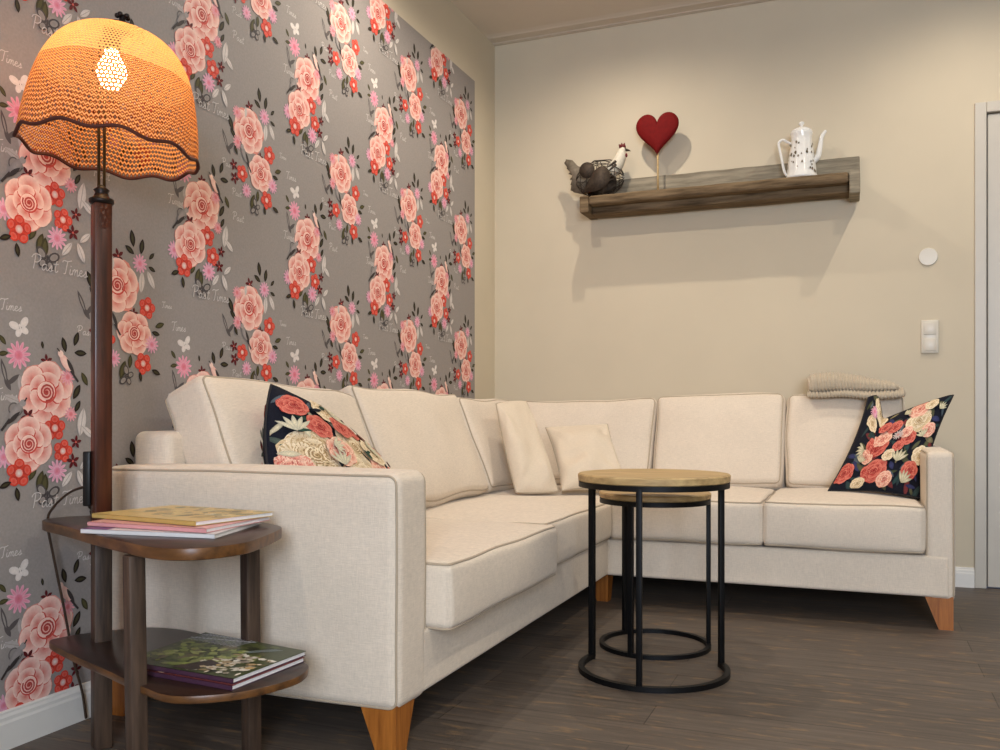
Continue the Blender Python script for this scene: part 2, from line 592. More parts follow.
def e_rose(P, a, b, r, pal=None, rnd=random):
    pl = pal or (PAL['pale'], PAL['mid'], PAL['coral'], PAL['deep'])
    ph = rnd.uniform(0, 6)
    P.ell(a, b, r * 0.96, r * 0.92, 0, pl[2], pl[1], 30, 6, ph, 0.07)
    for i in range(6):
        t = ph + i * 2 * pi / 6
        x, y = a + cos(t) * r * 0.60, b + sin(t) * r * 0.56
        P.ell(x, y, r * 0.36, r * 0.47, t, pl[2], mixc(pl[2], pl[1], 0.5), 16)
        P.ell(x + cos(t) * r * 0.05, y + sin(t) * r * 0.05, r * 0.34, r * 0.44, t, mixc(pl[1], pl[2], 0.45), pl[0], 16)
    for i in range(5):
        t = ph + 0.5 + i * 2 * pi / 5
        x, y = a + cos(t) * r * 0.36, b + sin(t) * r * 0.34
        P.ell(x, y, r * 0.25, r * 0.38, t, pl[3], pl[2], 14)
        P.ell(x + cos(t) * r * 0.04, y + sin(t) * r * 0.04, r * 0.235, r * 0.35, t, mixc(pl[1], pl[2], 0.5), pl[0], 14)
    P.ell(a, b, r * 0.36, r * 0.34, 0, pl[2], pl[2], 16)
    P.ell(a - r * 0.02, b + r * 0.02, r * 0.32, r * 0.30, 0, pl[1], pl[0], 16)
    sp = []
    for i in range(26):
        t = i * 0.55 + ph
        q = r * 0.27 * (1 - i / 30)
        sp.append((a + cos(t) * q, b + sin(t) * q))
    P.stroke(sp, r * 0.06, mixc(pl[2], pl[3], 0.5))
    P.ell(a, b, r * 0.07, r * 0.06, 0, pl[3], pl[2], 8)

def e_daisy(P, a, b, r, col, rnd=random):
    c = PAL[col]; ph = rnd.uniform(0, 1)
    for i in range(12):
        t = ph + i * pi / 6
        P.ell(a + cos(t) * r * 0.6, b + sin(t) * r * 0.6, r * 0.42, r * 0.14, t, mixc(c, PAL['coral'], 0.25), mixc(c, PAL['white'], 0.25), 8)
    P.ell(a, b, r * 0.34, r * 0.34, 0, mixc(c, PAL['coral'], 0.6), mixc(c, PAL['coral'], 0.2), 10)

def e_poppy(P, a, b, r, rnd=random):
    ph = rnd.uniform(0, 2)
    for i in range(5):
        t = ph + i * 2 * pi / 5
        P.ell(a + cos(t) * r * 0.56, b + sin(t) * r * 0.56, r * 0.44, r * 0.42, t, PAL['darkred'], PAL['red'], 12)
    for i in range(5):
        t = ph + i * 2 * pi / 5
        P.ell(a + cos(t) * r * 0.66, b + sin(t) * r * 0.66, r * 0.22, r * 0.28, t, PAL['red'], mixc(PAL['red'], PAL['mid'], 0.35), 10)
    P.ell(a, b, r * 0.30, r * 0.30, 0, PAL['white'], PAL['mid'], 10)

def e_star(P, a, b, r, col='dred', rnd=random):
    ph = rnd.uniform(0, 2)
    for i in range(5):
        t = ph + i * 2 * pi / 5
        P.lens(a + cos(t) * r * 0.55, b + sin(t) * r * 0.55, r * 0.5, r * 0.24, t, PAL[col], PAL[col])
    P.ell(a, b, r * 0.16, r * 0.16, 0, PAL['mid'], PAL['coral'], 6)

def e_leaf(P, a, b, r, deg, col):
    t = radians(deg)
    x, y = a + cos(t) * r * 0.3, b + sin(t) * r * 0.3
    d = PAL['dark'] if col == 'dark' else mixc(PAL['olive'], PAL['dark'], 0.5)
    P.lens(x, y, r, r * 0.42, t, d, d)
    P.lens(x, y, r * 0.72, r * 0.2, t, mixc(PAL[col], PAL['olive'], 0.6), mixc(PAL[col], PAL['olive'], 0.3))

def e_wleaf(P, a, b, r, deg, col):
    t = radians(deg)
    c = PAL[col] if col != 'white' else mixc(PAL['white'], GREYP, 0.15)
    P.lens(a, b, r, r * 0.36, t, c, mixc(c, GREYP, 0.25))
    P.stroke([(a - cos(t) * r, b - sin(t) * r), (a + cos(t) * r, b + sin(t) * r)], r * 0.08, mixc(c, GREYP, 0.7))

def e_butterfly(P, a, b, r, deg, col):
    t = radians(deg)
    def at(x, y): return (a + x * cos(t) - y * sin(t), b + x * sin(t) + y * cos(t))
    for (x, y, ra, rb, an) in ((-0.5, 0.35, 0.5, 0.32, 2.5), (0.5, 0.35, 0.5, 0.32, 0.64), (-0.32, -0.3, 0.36, 0.28, -2.3), (0.32, -0.3, 0.36, 0.28, -0.84)):
        p = at(x * r, y * r)
        if col == 'white':
            P.ell(p[0], p[1], ra * r, rb * r, an + t, PAL['white'], mixc(PAL['white'], GREYP, 0.15), 12)
        else:
            P.ell(p[0], p[1], ra * r, rb * r, an + t, PAL['gray'], PAL['gray'], 12)
            P.ell(p[0], p[1], ra * r * 0.68, rb * r * 0.66, an + t, mixc(GREYP, PAL['gray'], 0.25), GREYP, 12)
    c = PAL['white'] if col == 'white' else PAL['gray']
    P.stroke([at(0, 0.35 * r), at(0, -0.4 * r)], r * 0.12, c)

def e_bird(P, a, b, r, deg, col):
    t = radians(deg)
    def at(x, y): return (a + x * cos(t) - y * sin(t), b + x * sin(t) + y * cos(t))
    dk = mixc(PAL['dark'], PAL['gray'], 0.5)
    bd = PAL['pale'] if col == 'pink' else mixc(PAL['gray'], PAL['ghost'], 0.7)
    P.stroke([at(0.2 * r, 0), at(1.15 * r, 0.04 * r)], r * 0.13, dk)
    p = at(-0.15 * r, 0)
    P.ell(p[0], p[1], r * 0.55, r * 0.25, t, bd, mixc(bd, PAL['coral'] if col == 'pink' else PAL['gray'], 0.3), 14)
    p = at(0.2 * r, 0.14 * r)
    P.lens(p[0], p[1], r * 0.5, r * 0.12, t - 0.12, dk, dk)
    p = at(-0.72 * r, 0.03 * r)
    P.ell(p[0], p[1], r * 0.2, r * 0.18, t, bd, bd, 10)
    P.stroke([at(-0.85 * r, 0.05 * r), at(-1.08 * r, 0.02 * r)], r * 0.08, dk)

def e_swallow(P, a, b, r, deg, col):
    t = radians(deg)
    def at(x, y): return (a + x * cos(t) - y * sin(t), b + x * sin(t) + y * cos(t))
    c = mixc(PAL[col], GREYP, 0.1)
    p = at(0.35 * r, 0.1 * r); P.lens(p[0], p[1], 0.75 * r, 0.15 * r, t + 0.1, c, c)
    p = at(-0.2 * r, -0.38 * r); P.lens(p[0], p[1], 0.55 * r, 0.15 * r, t - 1.1, c, c)
    p = at(-0.35 * r, 0); P.lens(p[0], p[1], 0.45 * r, 0.16 * r, t + 0.3, c, c)
    p = at(0.3 * r, 0.1 * r); P.lens(p[0], p[1], 0.5 * r, 0.06 * r, t + 0.1, GREYP, GREYP)

def e_swirl(P, a, b, r, deg, col):
    P.stroke([(a + cos(i * 0.5) * r * (0.4 + 0.05 * i), b + sin(i * 0.5) * r * (0.4 + 0.05 * i)) for i in range(13)], r * 0.15, mixc(PAL[col], GREYP, 0.3))

GLYPH = {
 'P': ([[(0.12, 0), (0.22, 0.5), (0.32, 1.0)], [(0.0, 0.8), (0.15, 1.02), (0.45, 1.1), (0.72, 0.98), (0.68, 0.7), (0.45, 0.52), (0.22, 0.5)]], 0.72),
 'a': ([[(0.5, 0.4), (0.32, 0.46), (0.14, 0.3), (0.12, 0.08), (0.25, 0.0), (0.42, 0.2), (0.5, 0.42), (0.46, 0.08), (0.56, 0.0), (0.66, 0.12)]], 0.62),
 's': ([[(0.0, 0.08), (0.2, 0.3), (0.26, 0.48), (0.3, 0.2), (0.22, 0.0), (0.06, 0.04)], [(0.22, 0.0), (0.42, 0.12)]], 0.42),
 't': ([[(0.34, 0.85), (0.2, 0.35), (0.18, 0.05), (0.28, 0.0), (0.42, 0.14)], [(0.06, 0.56), (0.46, 0.62)]], 0.42),
 'T': ([[(0.05, 0.85), (0.15, 1.0), (0.5, 0.98), (0.85, 1.08)], [(0.5, 0.98), (0.38, 0.5), (0.28, 0.06), (0.12, 0.0)]], 0.62),
 'i': ([[(0.1, 0.42), (0.05, 0.08), (0.14, 0.0), (0.26, 0.14)], [(0.15, 0.62), (0.17, 0.67)]], 0.26),
 'm': ([[(0.08, 0.42), (0.02, 0.0)], [(0.04, 0.2), (0.2, 0.44), (0.26, 0.4), (0.22, 0.0)], [(0.24, 0.2), (0.4, 0.44), (0.47, 0.4), (0.44, 0.05), (0.52, 0.0), (0.62, 0.12)]], 0.6),
 'e': ([[(0.06, 0.2), (0.26, 0.28), (0.28, 0.44), (0.16, 0.44), (0.05, 0.2), (0.12, 0.02), (0.26, 0.02), (0.4, 0.14)]], 0.38), ' ': ([], 0.35)}
def e_text(P, a, b, h, s, rot=0.0):
    x = 0
    for ch in s:
        st, adv = GLYPH[ch]
        for ln in st:
            pts = [(q.x, q.y) for q in catmull([(p[0], p[1], 0) for p in ln], 4, False)] if len(ln) > 2 else ln
            P.stroke([(a + (x + u) * h * 0.95 - 0.4 * h, b + v * h * 0.9 - 0.3 * h) for u, v in pts], h * 0.048 + 0.0006, C3(200, 193, 188))
        x += adv

def draw(P, els, oa, ob, seed):
    rnd = random.Random(seed)
    for e in els:
        k, y, z, r = e[:4]
        a, b = oa + y, ob + z
        if k == 'text': e_text(P, a, b, r, e[4])
        elif k == 'rose': e_rose(P, a, b, r * 1.14, None, rnd)
        elif k == 'daisy': e_daisy(P, a, b, r, e[4], rnd)
        elif k == 'poppy': e_poppy(P, a, b, r * 1.1, rnd)
        elif k == 'star': e_star(P, a, b, r, e[4], rnd)
        elif k == 'leaf': e_leaf(P, a, b, r, e[4], e[5])
        elif k == 'wleaf': e_wleaf(P, a, b, r, e[4], e[5])
        elif k == 'butterfly': e_butterfly(P, a, b, r, e[4], e[5])
        elif k == 'bird': e_bird(P, a, b, r, e[4], e[5])
        elif k == 'swallow': e_swallow(P, a, b, r, e[4], e[5])
        elif k == 'swirl': e_swirl(P, a, b, r, e[4], e[5])

MOTIF_A=[
 ('text', -0.1325, -0.015, 0.0295, 'Times'),
 ('text', 0.1557, -0.0065, 0.027, 'Past'),
 ('text', 0.1425, 0.1208, 0.0197, 'Times'),
 ('swallow', -0.1114, 0.0299, 0.0418, 100, 'gray'),
 ('wleaf', -0.0736, 0.0148, 0.0221, 100, 'ghost'),
 ('wleaf', -0.0954, -0.0213, 0.0246, 160, 'ghost'),
 ('butterfly', -0.0736, 0.1481, 0.0295, 20, 'white'),
 ('leaf', -0.1194, 0.1136, 0.0147, 130, 'olive'),
 ('leaf', -0.1167, 0.0858, 0.0147, 190, 'olive'),
 ('daisy', -0.0791, 0.0835, 0.0344, 'pink'),
 ('leaf', -0.0116, 0.1097, 0.0098, 100, 'dark'),
 ('star', 0.0, 0.0737, 0.0172, 'dred'),
 ('leaf', 0.0538, 0.1119, 0.0197, 105, 'dark'),
 ('leaf', 0.0879, 0.1296, 0.0197, 70, 'dark'),
 ('leaf', 0.0974, 0.0997, 0.0197, 0, 'dark'),
 ('leaf', 0.1133, 0.0389, 0.0197, -60, 'olive'),
 ('leaf', 0.0879, -0.0054, 0.0221, 60, 'dark'),
 ('swirl', -0.09, -0.0425, 0.0221, 0, 'gray'),
 ('rose', 0.0, -0.0025, 0.0712),
 ('daisy', 0.063, 0.0369, 0.0221, 'rosy'),
 ('daisy', 0.0723, -0.0564, 0.0197, 'rosy'),
 ('leaf', 0.091, -0.041, 0.0172, 60, 'dark'),
 ('wleaf', 0.1069, -0.0768, 0.0368, 80, 'white'),
 ('wleaf', 0.1262, -0.1028, 0.0246, -40, 'white'),
 ('star', -0.0543, -0.0614, 0.0197, 'dred'),
 ('leaf', -0.0174, -0.2102, 0.0246, 250, 'olive'),
 ('leaf', -0.0374, -0.1944, 0.0197, 240, 'olive'),
 ('leaf', -0.0058, -0.2207, 0.027, 265, 'olive'),
 ('daisy', -0.1194, -0.157, 0.027, 'lilac'),
 ('poppy', 0.0236, -0.0912, 0.0295),
 ('star', 0.0879, -0.1277, 0.0172, 'dred'),
 ('poppy', 0.0477, -0.1491, 0.027),
 ('star', 0.0785, -0.1756, 0.0197, 'dred'),
 ('rose', -0.0515, -0.1287, 0.0614),
 ('poppy', -0.0791, -0.1967, 0.0319),
 ('leaf', -0.1114, -0.2206, 0.0172, 200, 'dark'),
 ('leaf', -0.0846, -0.2414, 0.0172, -80, 'dark'),
 ('daisy', 0.0296, -0.1982, 0.0295, 'lilac'),
 ('wleaf', 0.0599, -0.2201, 0.0246, 230, 'white'),
 ('wleaf', 0.1037, -0.223, 0.027, -65, 'white'),
 ('wleaf', 0.1165, -0.1826, 0.0221, 40, 'white'),
 ('butterfly', 0.0, -0.2579, 0.0368, -10, 'gray'),
 ('text', -0.0289, -0.2725, 0.0368, 'Past Times'),
 ('bird', 0.0599, 0.067, 0.0467, -52, 'pink'),
 ('bird', -0.0927, -0.0543, 0.0467, 228, 'gray'),
]
MOTIF_B=[
('text', 0.1742, -0.0373, 0.0183, 'Times'),
 ('text', 0.2172, -0.096, 0.0274, 'Times'),
 ('text', -0.1239, -0.1377, 0.0235, 'Past'),
 ('text', -0.0755, -0.2203, 0.0222, 'Past'),
 ('swallow', -0.1095, -0.0737, 0.0432, 110, 'gray'),
 ('leaf', 0.0556, 0.1274, 0.0239, 100, 'dark'),
 ('leaf', 0.088, 0.1108, 0.0223, 80, 'dark'),
 ('leaf', 0.0492, 0.0986, 0.0192, 150, 'dark'),
 ('star', 0.0031, 0.0778, 0.0207, 'dred'),
 ('leaf', 0.1233, 0.0935, 0.0143, 45, 'dark'),
 ('leaf', 0.1233, 0.0616, 0.0143, -20, 'dark'),
 ('wleaf', 0.088, 0.0182, 0.0303, 265, 'white'),
 ('wleaf', 0.1233, 0.029, 0.0271, -60, 'white'),
 ('leaf', -0.0882, -0.0083, 0.0255, 115, 'dark'),
 ('leaf', -0.0755, -0.0355, 0.0192, 140, 'dark'),
 ('rose', 0.0, -0.0016, 0.0684),
 ('daisy', 0.0815, 0.069, 0.0271, 'lilac'),
 ('daisy', -0.0607, 0.0409, 0.0223, 'rosy'),
 ('daisy', -0.0577, -0.0529, 0.0239, 'rosy'),
 ('wleaf', -0.0174, 0.0548, 0.0176, 90, 'white'),
 ('star', 0.0578, -0.0716, 0.016, 'dred'),
 ('poppy', 0.1078, -0.0511, 0.0287),
 ('leaf', 0.1514, -0.0976, 0.0192, 20, 'olive'),
 ('leaf', 0.1367, -0.1192, 0.016, -10, 'dark'),
 ('star', -0.0775, -0.1312, 0.0192, 'dred'),
 ('star', -0.0736, -0.1724, 0.0207, 'dred'),
 ('poppy', -0.0357, -0.1482, 0.0255),
 ('daisy', -0.0134, -0.1994, 0.0239, 'lilac'),
 ('leaf', 0.0208, -0.2207, 0.0271, 250, 'olive'),
 ('leaf', 0.045, -0.1985, 0.0192, 265, 'olive'),
 ('rose', 0.0599, -0.1266, 0.0565),
 ('daisy', 0.1255, -0.1526, 0.0255, 'lilac'),
 ('poppy', 0.0924, -0.2077, 0.0287),
 ('leaf', 0.1367, -0.2281, 0.0176, -20, 'dark'),
 ('leaf', 0.0815, -0.2409, 0.0143, -80, 'dark'),
 ('butterfly', 0.0344, -0.2465, 0.0298, 70, 'gray'),
 ('leaf', -0.0657, -0.0856, 0.016, 120, 'dark'),
 ('bird', -0.0205, -0.0914, 0.0462, -58, 'gray'),
]


WP_Y0, WP_Y1, WP_Z0, WP_Z1 = -5.2, -0.278, 0.09, 2.512
def build_print(name, P, to3d, base_v, base_f, base_c, mat, parent, clip=None, smooth=False):
    """one mesh: the ground and, in thin layers above it, the printed shapes"""
    org = ORG[parent]
    V = [Vector(v) for v in base_v]; F = list(base_f)
    C = [base_c] * len(V)
    n = len(V)
    V += [to3d(a, b, l) for a, b, l in P.v]
    C += P.c
    F += [tuple(i + n for i in f) for f in P.f]
    me = bpy.data.meshes.new(name)
    me.from_pydata([tuple(v - org) for v in V], [], F)
    at = me.color_attributes.new('print', 'FLOAT_COLOR', 'POINT')
    buf = []
    for c in C: buf += [c[0], c[1], c[2], 1.0]
    at.data.foreach_set('color', buf)
    if clip:
        bm = bmesh.new(); bm.from_mesh(me)
        for co, no in clip:
            bmesh.ops.bisect_plane(bm, geom=list(bm.verts) + list(bm.edges) + list(bm.faces), dist=1e-6, plane_co=Vector(co) - org, plane_no=no, clear_outer=True)
        bm.to_mesh(me); bm.free()
    if smooth:
        for p in me.polygons: p.use_smooth = True
    me.materials.append(mat)
    o = bpy.data.objects.new(name, me)
    COL.objects.link(o); o.parent = parent
    ORG[o] = org
    return o

def wallpaper():
    verts = []; faces = []; cols = []
    allP = Print()
    for i in range(-4, 5):
        for k in range(-1, 4):
            for els, y0, z0, sd in ((MOTIF_A, -2.926, 0.838, 1), (MOTIF_B, -2.138, 1.13, 2)):
                y = y0 + 0.5615 * i; z = z0 + 0.579 * k
                if y < WP_Y0 + 0.2 or y > WP_Y1 + 0.25 or z < WP_Z0 - 0.3 or z > WP_Z1 + 0.3: continue
                allP.lay = 0
                draw(allP, els, y, z, sd)
    bx = box(0.0, 0.0012, WP_Y0, WP_Y1, WP_Z0, WP_Z1)
    to3 = lambda a, b, l: Vector((0.0014 + l * 0.000008, a, b))
    build_print('wallpaper', allP, to3, bx[0], bx[1], GREYP, M['wallpaper'], wall_left,
                clip=[((0, WP_Y1, 0), (0, 1, 0)), ((0, WP_Y0, 0), (0, -1, 0)), ((0, 0, WP_Z1), (0, 0, 1)), ((0, 0, WP_Z0), (0, 0, -1))])
wallpaper()

# ------------------------------------------------------------------ corner sofa
def wob(p, amp=0.004, sc=6.0, seed=0):
    q = Vector((p.x * sc + seed * 13.1, p.y * sc, p.z * sc))
    return p + Vector((noise.noise(q), noise.noise(q + Vector((31, 0, 0))), noise.noise(q + Vector((0, 57, 0))))) * amp

XS, YS, YN, XR = 0.892, -0.95, -2.773, 2.177
ZB, ZA = 0.117, 0.647
sofa = thing('corner_sofa', 'large beige linen corner sofa with piped cushions and tapered oak legs, standing against both walls', 'sofa', (0.5, -1.4, 0))
base = MB()
base.add(xf(soft_box(XS - 0.03, 2.62, 0.15, 0.012, 16), lambda p: p + Vector(((XS + 0.03) / 2, -2.62 / 2 - 0.03, ZB + 0.075))))
base.add(xf(soft_box(XR - 0.04 - 0.80, -YS - 0.02, 0.15, 0.012, 16), lambda p: p + Vector(((XR - 0.02 + 0.82) / 2, (YS - 0.03) / 2, ZB + 0.0751))))
base.build('base_frame', M['sofa'], sofa)

def piped(name, dims, r, puff, fn, parent, faces, n=10, pr=0.0035, mat=None):
    o = MB().add(xf(soft_box(*dims, r, n, puff), fn)).build(name, mat or M['sofa'], parent)
    if faces:
        pm = MB()
        for ax, sg in faces:
            pm.add(tube([fn(q) for q in edge_loop(*dims, r, ax, sg, out_=0.001)], pr, 6, True))
        pm.build('piping', M['pipe'], o)
    return o

# arms
AL = XS - 0.02
ZC = ZB - 0.011
piped('armrest', (AL, 0.156, ZA - ZC), 0.028, (0, 0.006, 0.006), lambda p: wob(p + Vector((0.02 + AL / 2, YN + 0.078, (ZA + ZC) / 2)), 0.002, 4, 1), sofa, [(1, -1), (1, 1)], 12, 0.0032)
RL = -YS - 0.005
piped('armrest', (0.100, RL, ZA - ZC), 0.026, (0.004, 0, 0.005), lambda p: wob(p + Vector((XR - 0.050, YS + RL / 2, (ZA + ZC) / 2)), 0.002, 4, 2), sofa, [(0, 1), (0, -1)], 12, 0.0032)
# back frames
fr = MB()
fr.add(xf(soft_box(0.13, 2.64, 0.60, 0.025, 10), lambda p: p + Vector((0.077, -0.02 - 1.32, 0.435))))
fr.add(xf(soft_box(XR - 0.24, 0.13, 0.60, 0.03, 10), lambda p: p + Vector(((XR - 0.11 + 0.12) / 2, -0.085, 0.4351))))
fr.build('back_frame', M['sofa'], sofa)

# seat cushions
def seat(x0, x1, y0, y1, z0, z1, sd, faces):
    c = Vector(((x0 + x1) / 2, (y0 + y1) / 2, (z0 + z1) / 2))
    d = (x1 - x0, y1 - y0, z1 - z0)
    def fn(p):
        q = p + c
        # slightly crowned front edge, sagging seams
        return wob(q, 0.005, 5, sd)
    piped('seat_cushion', d, 0.022, (0.014, 0.014, 0.012), fn, sofa, faces, 14, 0.0036)
both = [(2, 1), (2, -1)]
seat(0.20, 0.946, -2.614, -1.782, 0.260, 0.424, 3, both)
seat(0.20, 0.903, -1.778, -0.10, 0.266, 0.425, 4, both)
seat(0.905, 1.508, -0.982, -0.14, 0.272, 0.446, 5, both)
seat(1.512, 2.076, -0.985, -0.14, 0.274, 0.450, 6, both)

# back cushions: slabs leaning against the frame
def back_left(y0, y1, sd, h=0.46, zt=0.0, lean=23, far=1.0):
    t = 0.165
    L = y1 - y0
    a = radians(lean)
    def fn(p):
        # p: x thickness (+ = front), y length, z height
        zz = (p.z + h / 2) * (1 + (far - 1) * (p.y / L + 0.5))
        x = p.x * cos(a) - zz * sin(a)
        z = p.x * sin(a) + zz * cos(a)
        q = Vector((0.315 + x, (y0 + y1) / 2 + p.y, 0.432 + z + zt))
        return wob(q, 0.018, 4, sd)
    return piped('back_cushion', (t, L, h), 0.03, (0.028, 0.006, 0.012), fn, sofa, [(0, 1), (0, -1)], 12, 0.0032)
back_left(-2.600, -1.850, 11, 0.470, far=0.90)
back_left(-1.840, -0.985, 12, 0.468, far=0.95)
back_left(-0.975, -0.30, 13, 0.425)
def back_rear(x0, x1, sd, h=0.45, lean=22, dy=0.0):
    t = 0.165
    L = x1 - x0
    a = radians(lean)
    def fn(p):
        zz = p.z + h / 2
        y = p.y * cos(a) + zz * sin(a)
        z = -p.y * sin(a) + zz * cos(a)
        q = Vector(((x0 + x1) / 2 + p.x, -0.325 + y + dy, 0.437 + z))
        return wob(q, 0.015, 4, sd)
    return piped('back_cushion', (L, t, h), 0.03, (0.006, 0.026, 0.010), fn, sofa, [(1, -1), (1, 1)], 12, 0.0032)
back_rear(0.235, 0.938, 14, 0.425)
back_rear(0.948, 1.535, 15, 0.445)
back_rear(1.545, 2.045, 16, 0.445)

# tapered legs
def taper_leg(cx, cy, dx, dy, top=0.095, bot=0.048):
    """outer corner at cx,cy stays upright; the inner faces taper (dx, dy point inward)"""
    V = []
    for z, s in ((0.0, bot), (ZB + 0.004, top)):
        for (a, b) in ((0, 0), (1, 0), (1, 1), (0, 1)):
            V.append(Vector((cx + dx * a * s, cy + dy * b * s, z)))
    return V, [(0, 1, 2, 3), (4, 5, 6, 7), (0, 1, 5, 4), (1, 2, 6, 5), (2, 3, 7, 6), (3, 0, 4, 7)]
for (cx, cy, dx, dy) in ((XS - 0.008, YN + 0.006, -1, 1), (XR - 0.006, YS + 0.006, -1, 1), (0.882, -0.915, -1, 1), (XR - 0.006, -0.03, -1, -1), (0.04, YN + 0.006, 1, 1), (0.04, -0.04, 1, -1)):
    v, f = taper_leg(cx, cy, dx, dy)
    mesh_obj('leg', v, f, M['leg'], sofa, smooth=False)

# ------------------------------------------------------------------ pillows
class Pillow:
    """four corners and bowed edges -> a stuffed cushion"""
    def __init__(s, bl, br, tr, tl, T, bow=0.03, chop=None, normal=None, pw=0.5, sd=0, crease=0.006):
        s.c = [Vector(p) for p in (bl, br, tr, tl)]
        s.T, s.bow, s.chop, s.pw, s.sd, s.crease = T, bow, chop, pw, sd, crease
        s.n = Vector(normal).normalized() if normal else ((s.c[1] - s.c[0]).cross(s.c[3] - s.c[0])).normalized()
        s.ctr = sum(s.c, Vector()) / 4
    def edge(s, i, j, t, depth):
        a, b = s.c[i], s.c[j]
        p = a.lerp(b, t)
        inw = (s.ctr - (a + b) / 2).normalized()
        return p + inw * (depth * 4 * t * (1 - t))
    def P0(s, u, v):
        b = s.edge(0, 1, u, s.bow)
        if s.chop:
            t_ = s.c[3].lerp(s.c[2], u)
            inw = (s.ctr - (s.c[3] + s.c[2]) / 2).normalized()
            u0, dep = s.chop
            k = max(0.0, (u - 0.10) / (u0 - 0.10)) if u < u0 else max(0.0, 1 - (u - u0) / (1 - u0))
            t_ = t_ + inw * (dep * (k ** 1.2) + (0.012 * (1 - u / 0.1) ** 2 if u < 0.1 else 0))
        else:
            t_ = s.edge(3, 2, u, s.bow)
        l = s.edge(0, 3, v, s.bow); r = s.edge(1, 2, v, s.bow)
        c = s.c
        bil = c[0] * (1 - u) * (1 - v) + c[1] * u * (1 - v) + c[2] * u * v + c[3] * (1 - u) * v
        return b * (1 - v) + t_ * v + l * (1 - u) + r * u - bil
    def P(s, u, v, side=1, off=0.0):
        U, W = 2 * u - 1, 2 * v - 1
        e = max(0.0, (1 - U * U) * (1 - W * W))
        h = s.T * e ** s.pw
        q = s.P0(u, v)
        cr = noise.noise(Vector((u * 2.5 + s.sd * 7, v * 2.5, side))) * s.crease * 2.2 + s.fold(u, v)
        return q + s.n * (side * (h + cr * min(1, e * 4) + off))
    def fold(s, u, v):
        # soft creases running in from the corners
        f = 0.0
        for (a, b, du, dv, w_) in ((0, 0, 0.8, 0.45, 0.05), (1, 0, -0.7, 0.5, 0.05), (0, 1, 0.55, -0.8, 0.045), (1, 1, -0.5, -0.75, 0.05), (0, 0.5, 1, -0.1, 0.04)):
            L = hypot(du, dv)
            x, y = u - a, v - b
            al = (x * du + y * dv) / L
            ac = (x * dv - y * du) / L
            if 0.05 < al < 0.5:
                f += sin((al - 0.05) / 0.45 * pi) * math.exp(-(ac / w_) ** 2) * (1.0 if (a + b) % 2 else -1.0)
        return f * s.crease * 0.8
    def mesh(s, n=36):
        V = []; F = []
        g = [0.5 - 0.5 * cos(pi * i / n) for i in range(n + 1)]
        idx = {}
        for side in (1, -1):
            for i in range(n + 1):
                for j in range(n + 1):
                    edge = i in (0, n) or j in (0, n)
                    key = (i, j) if edge else (i, j, side)
                    if key not in idx:
                        idx[key] = len(V); V.append(s.P(g[i], g[j], side))
            k = lambda i, j: idx[(i, j)] if (i in (0, n) or j in (0, n)) else idx[(i, j, side)]
            for i in range(n):
                for j in range(n):
                    F.append((k(i, j), k(i + 1, j), k(i + 1, j + 1), k(i, j + 1)))
        return V, F
    def rim(s, n=24):
        g = [i / n for i in range(n)]
        return [s.P0(t, 0) for t in g] + [s.P0(1, t) for t in g] + [s.P0(1 - t, 1) for t in g] + [s.P0(0, 1 - t) for t in g]

def floral_pillow(name, label, pil, els_fn, base_c, loc, sides=(1, -1), pipe_c=None):
    t = thing(name, label, 'pillow', loc, 'throw pillows on the corner sofa')
    v, f = pil.mesh(44)
    V = list(v); F = [tuple(q) for q in f]; cols = [base_c] * len(V)
    org = ORG[t]
    for side in sides:
        P = Print(rings=3)
        els_fn(P, side)
        n = len(V)
        for a, b, l in P.v:
            a_, b_ = min(0.995, max(0.005, a)), min(0.995, max(0.005, b))
            V.append(pil.P(a_, b_, side, 0.0008 + l * 0.00002))
        cols += P.c
        F += [tuple(i + n for i in q) for q in P.f]
    me = bpy.data.meshes.new('cover')
    me.from_pydata([tuple(p - org) for p in V], [], F)
    at = me.color_attributes.new('print', 'FLOAT_COLOR', 'POINT')
    buf = []
    for c in cols: buf += [c[0], c[1], c[2], 1.0]
    at.data.foreach_set('color', buf)
    for p in me.polygons: p.use_smooth = True
    me.materials.append(M['floral'])
    o = bpy.data.objects.new('cover', me)
    COL.objects.link(o); o.parent = t; ORG[o] = org
    MB().add(tube(pil.rim(), 0.004, 6, True)).build('seam', plain('floral_seam', (40, 38, 40), 0.9), t)
    return t

NAVY = C3(28, 30, 40)
RED_R = (C3(216, 128, 110), C3(190, 76, 66), C3(152, 38, 42), C3(92, 22, 28))
CREAM_R = (C3(236, 220, 190), C3(214, 190, 150), C3(180, 150, 108), C3(120, 96, 66))
PINK_R = (C3(240, 204, 178), C3(224, 150, 130), C3(196, 90, 80), C3(140, 50, 52))
TEAL = C3(52, 78, 76); MOSS = C3(78, 84, 56); CRM = C3(222, 212, 180); SLATE = C3(96, 108, 116)
def plume(P, a, b, r, deg, c, c2):
    t = radians(deg)
    for i in range(5):
        s_ = (i - 2) * 0.42
        P.lens(a + cos(t + s_) * r * 0.5, b + sin(t + s_) * r * 0.5, r * 0.55, r * 0.13, t + s_, c, c2)

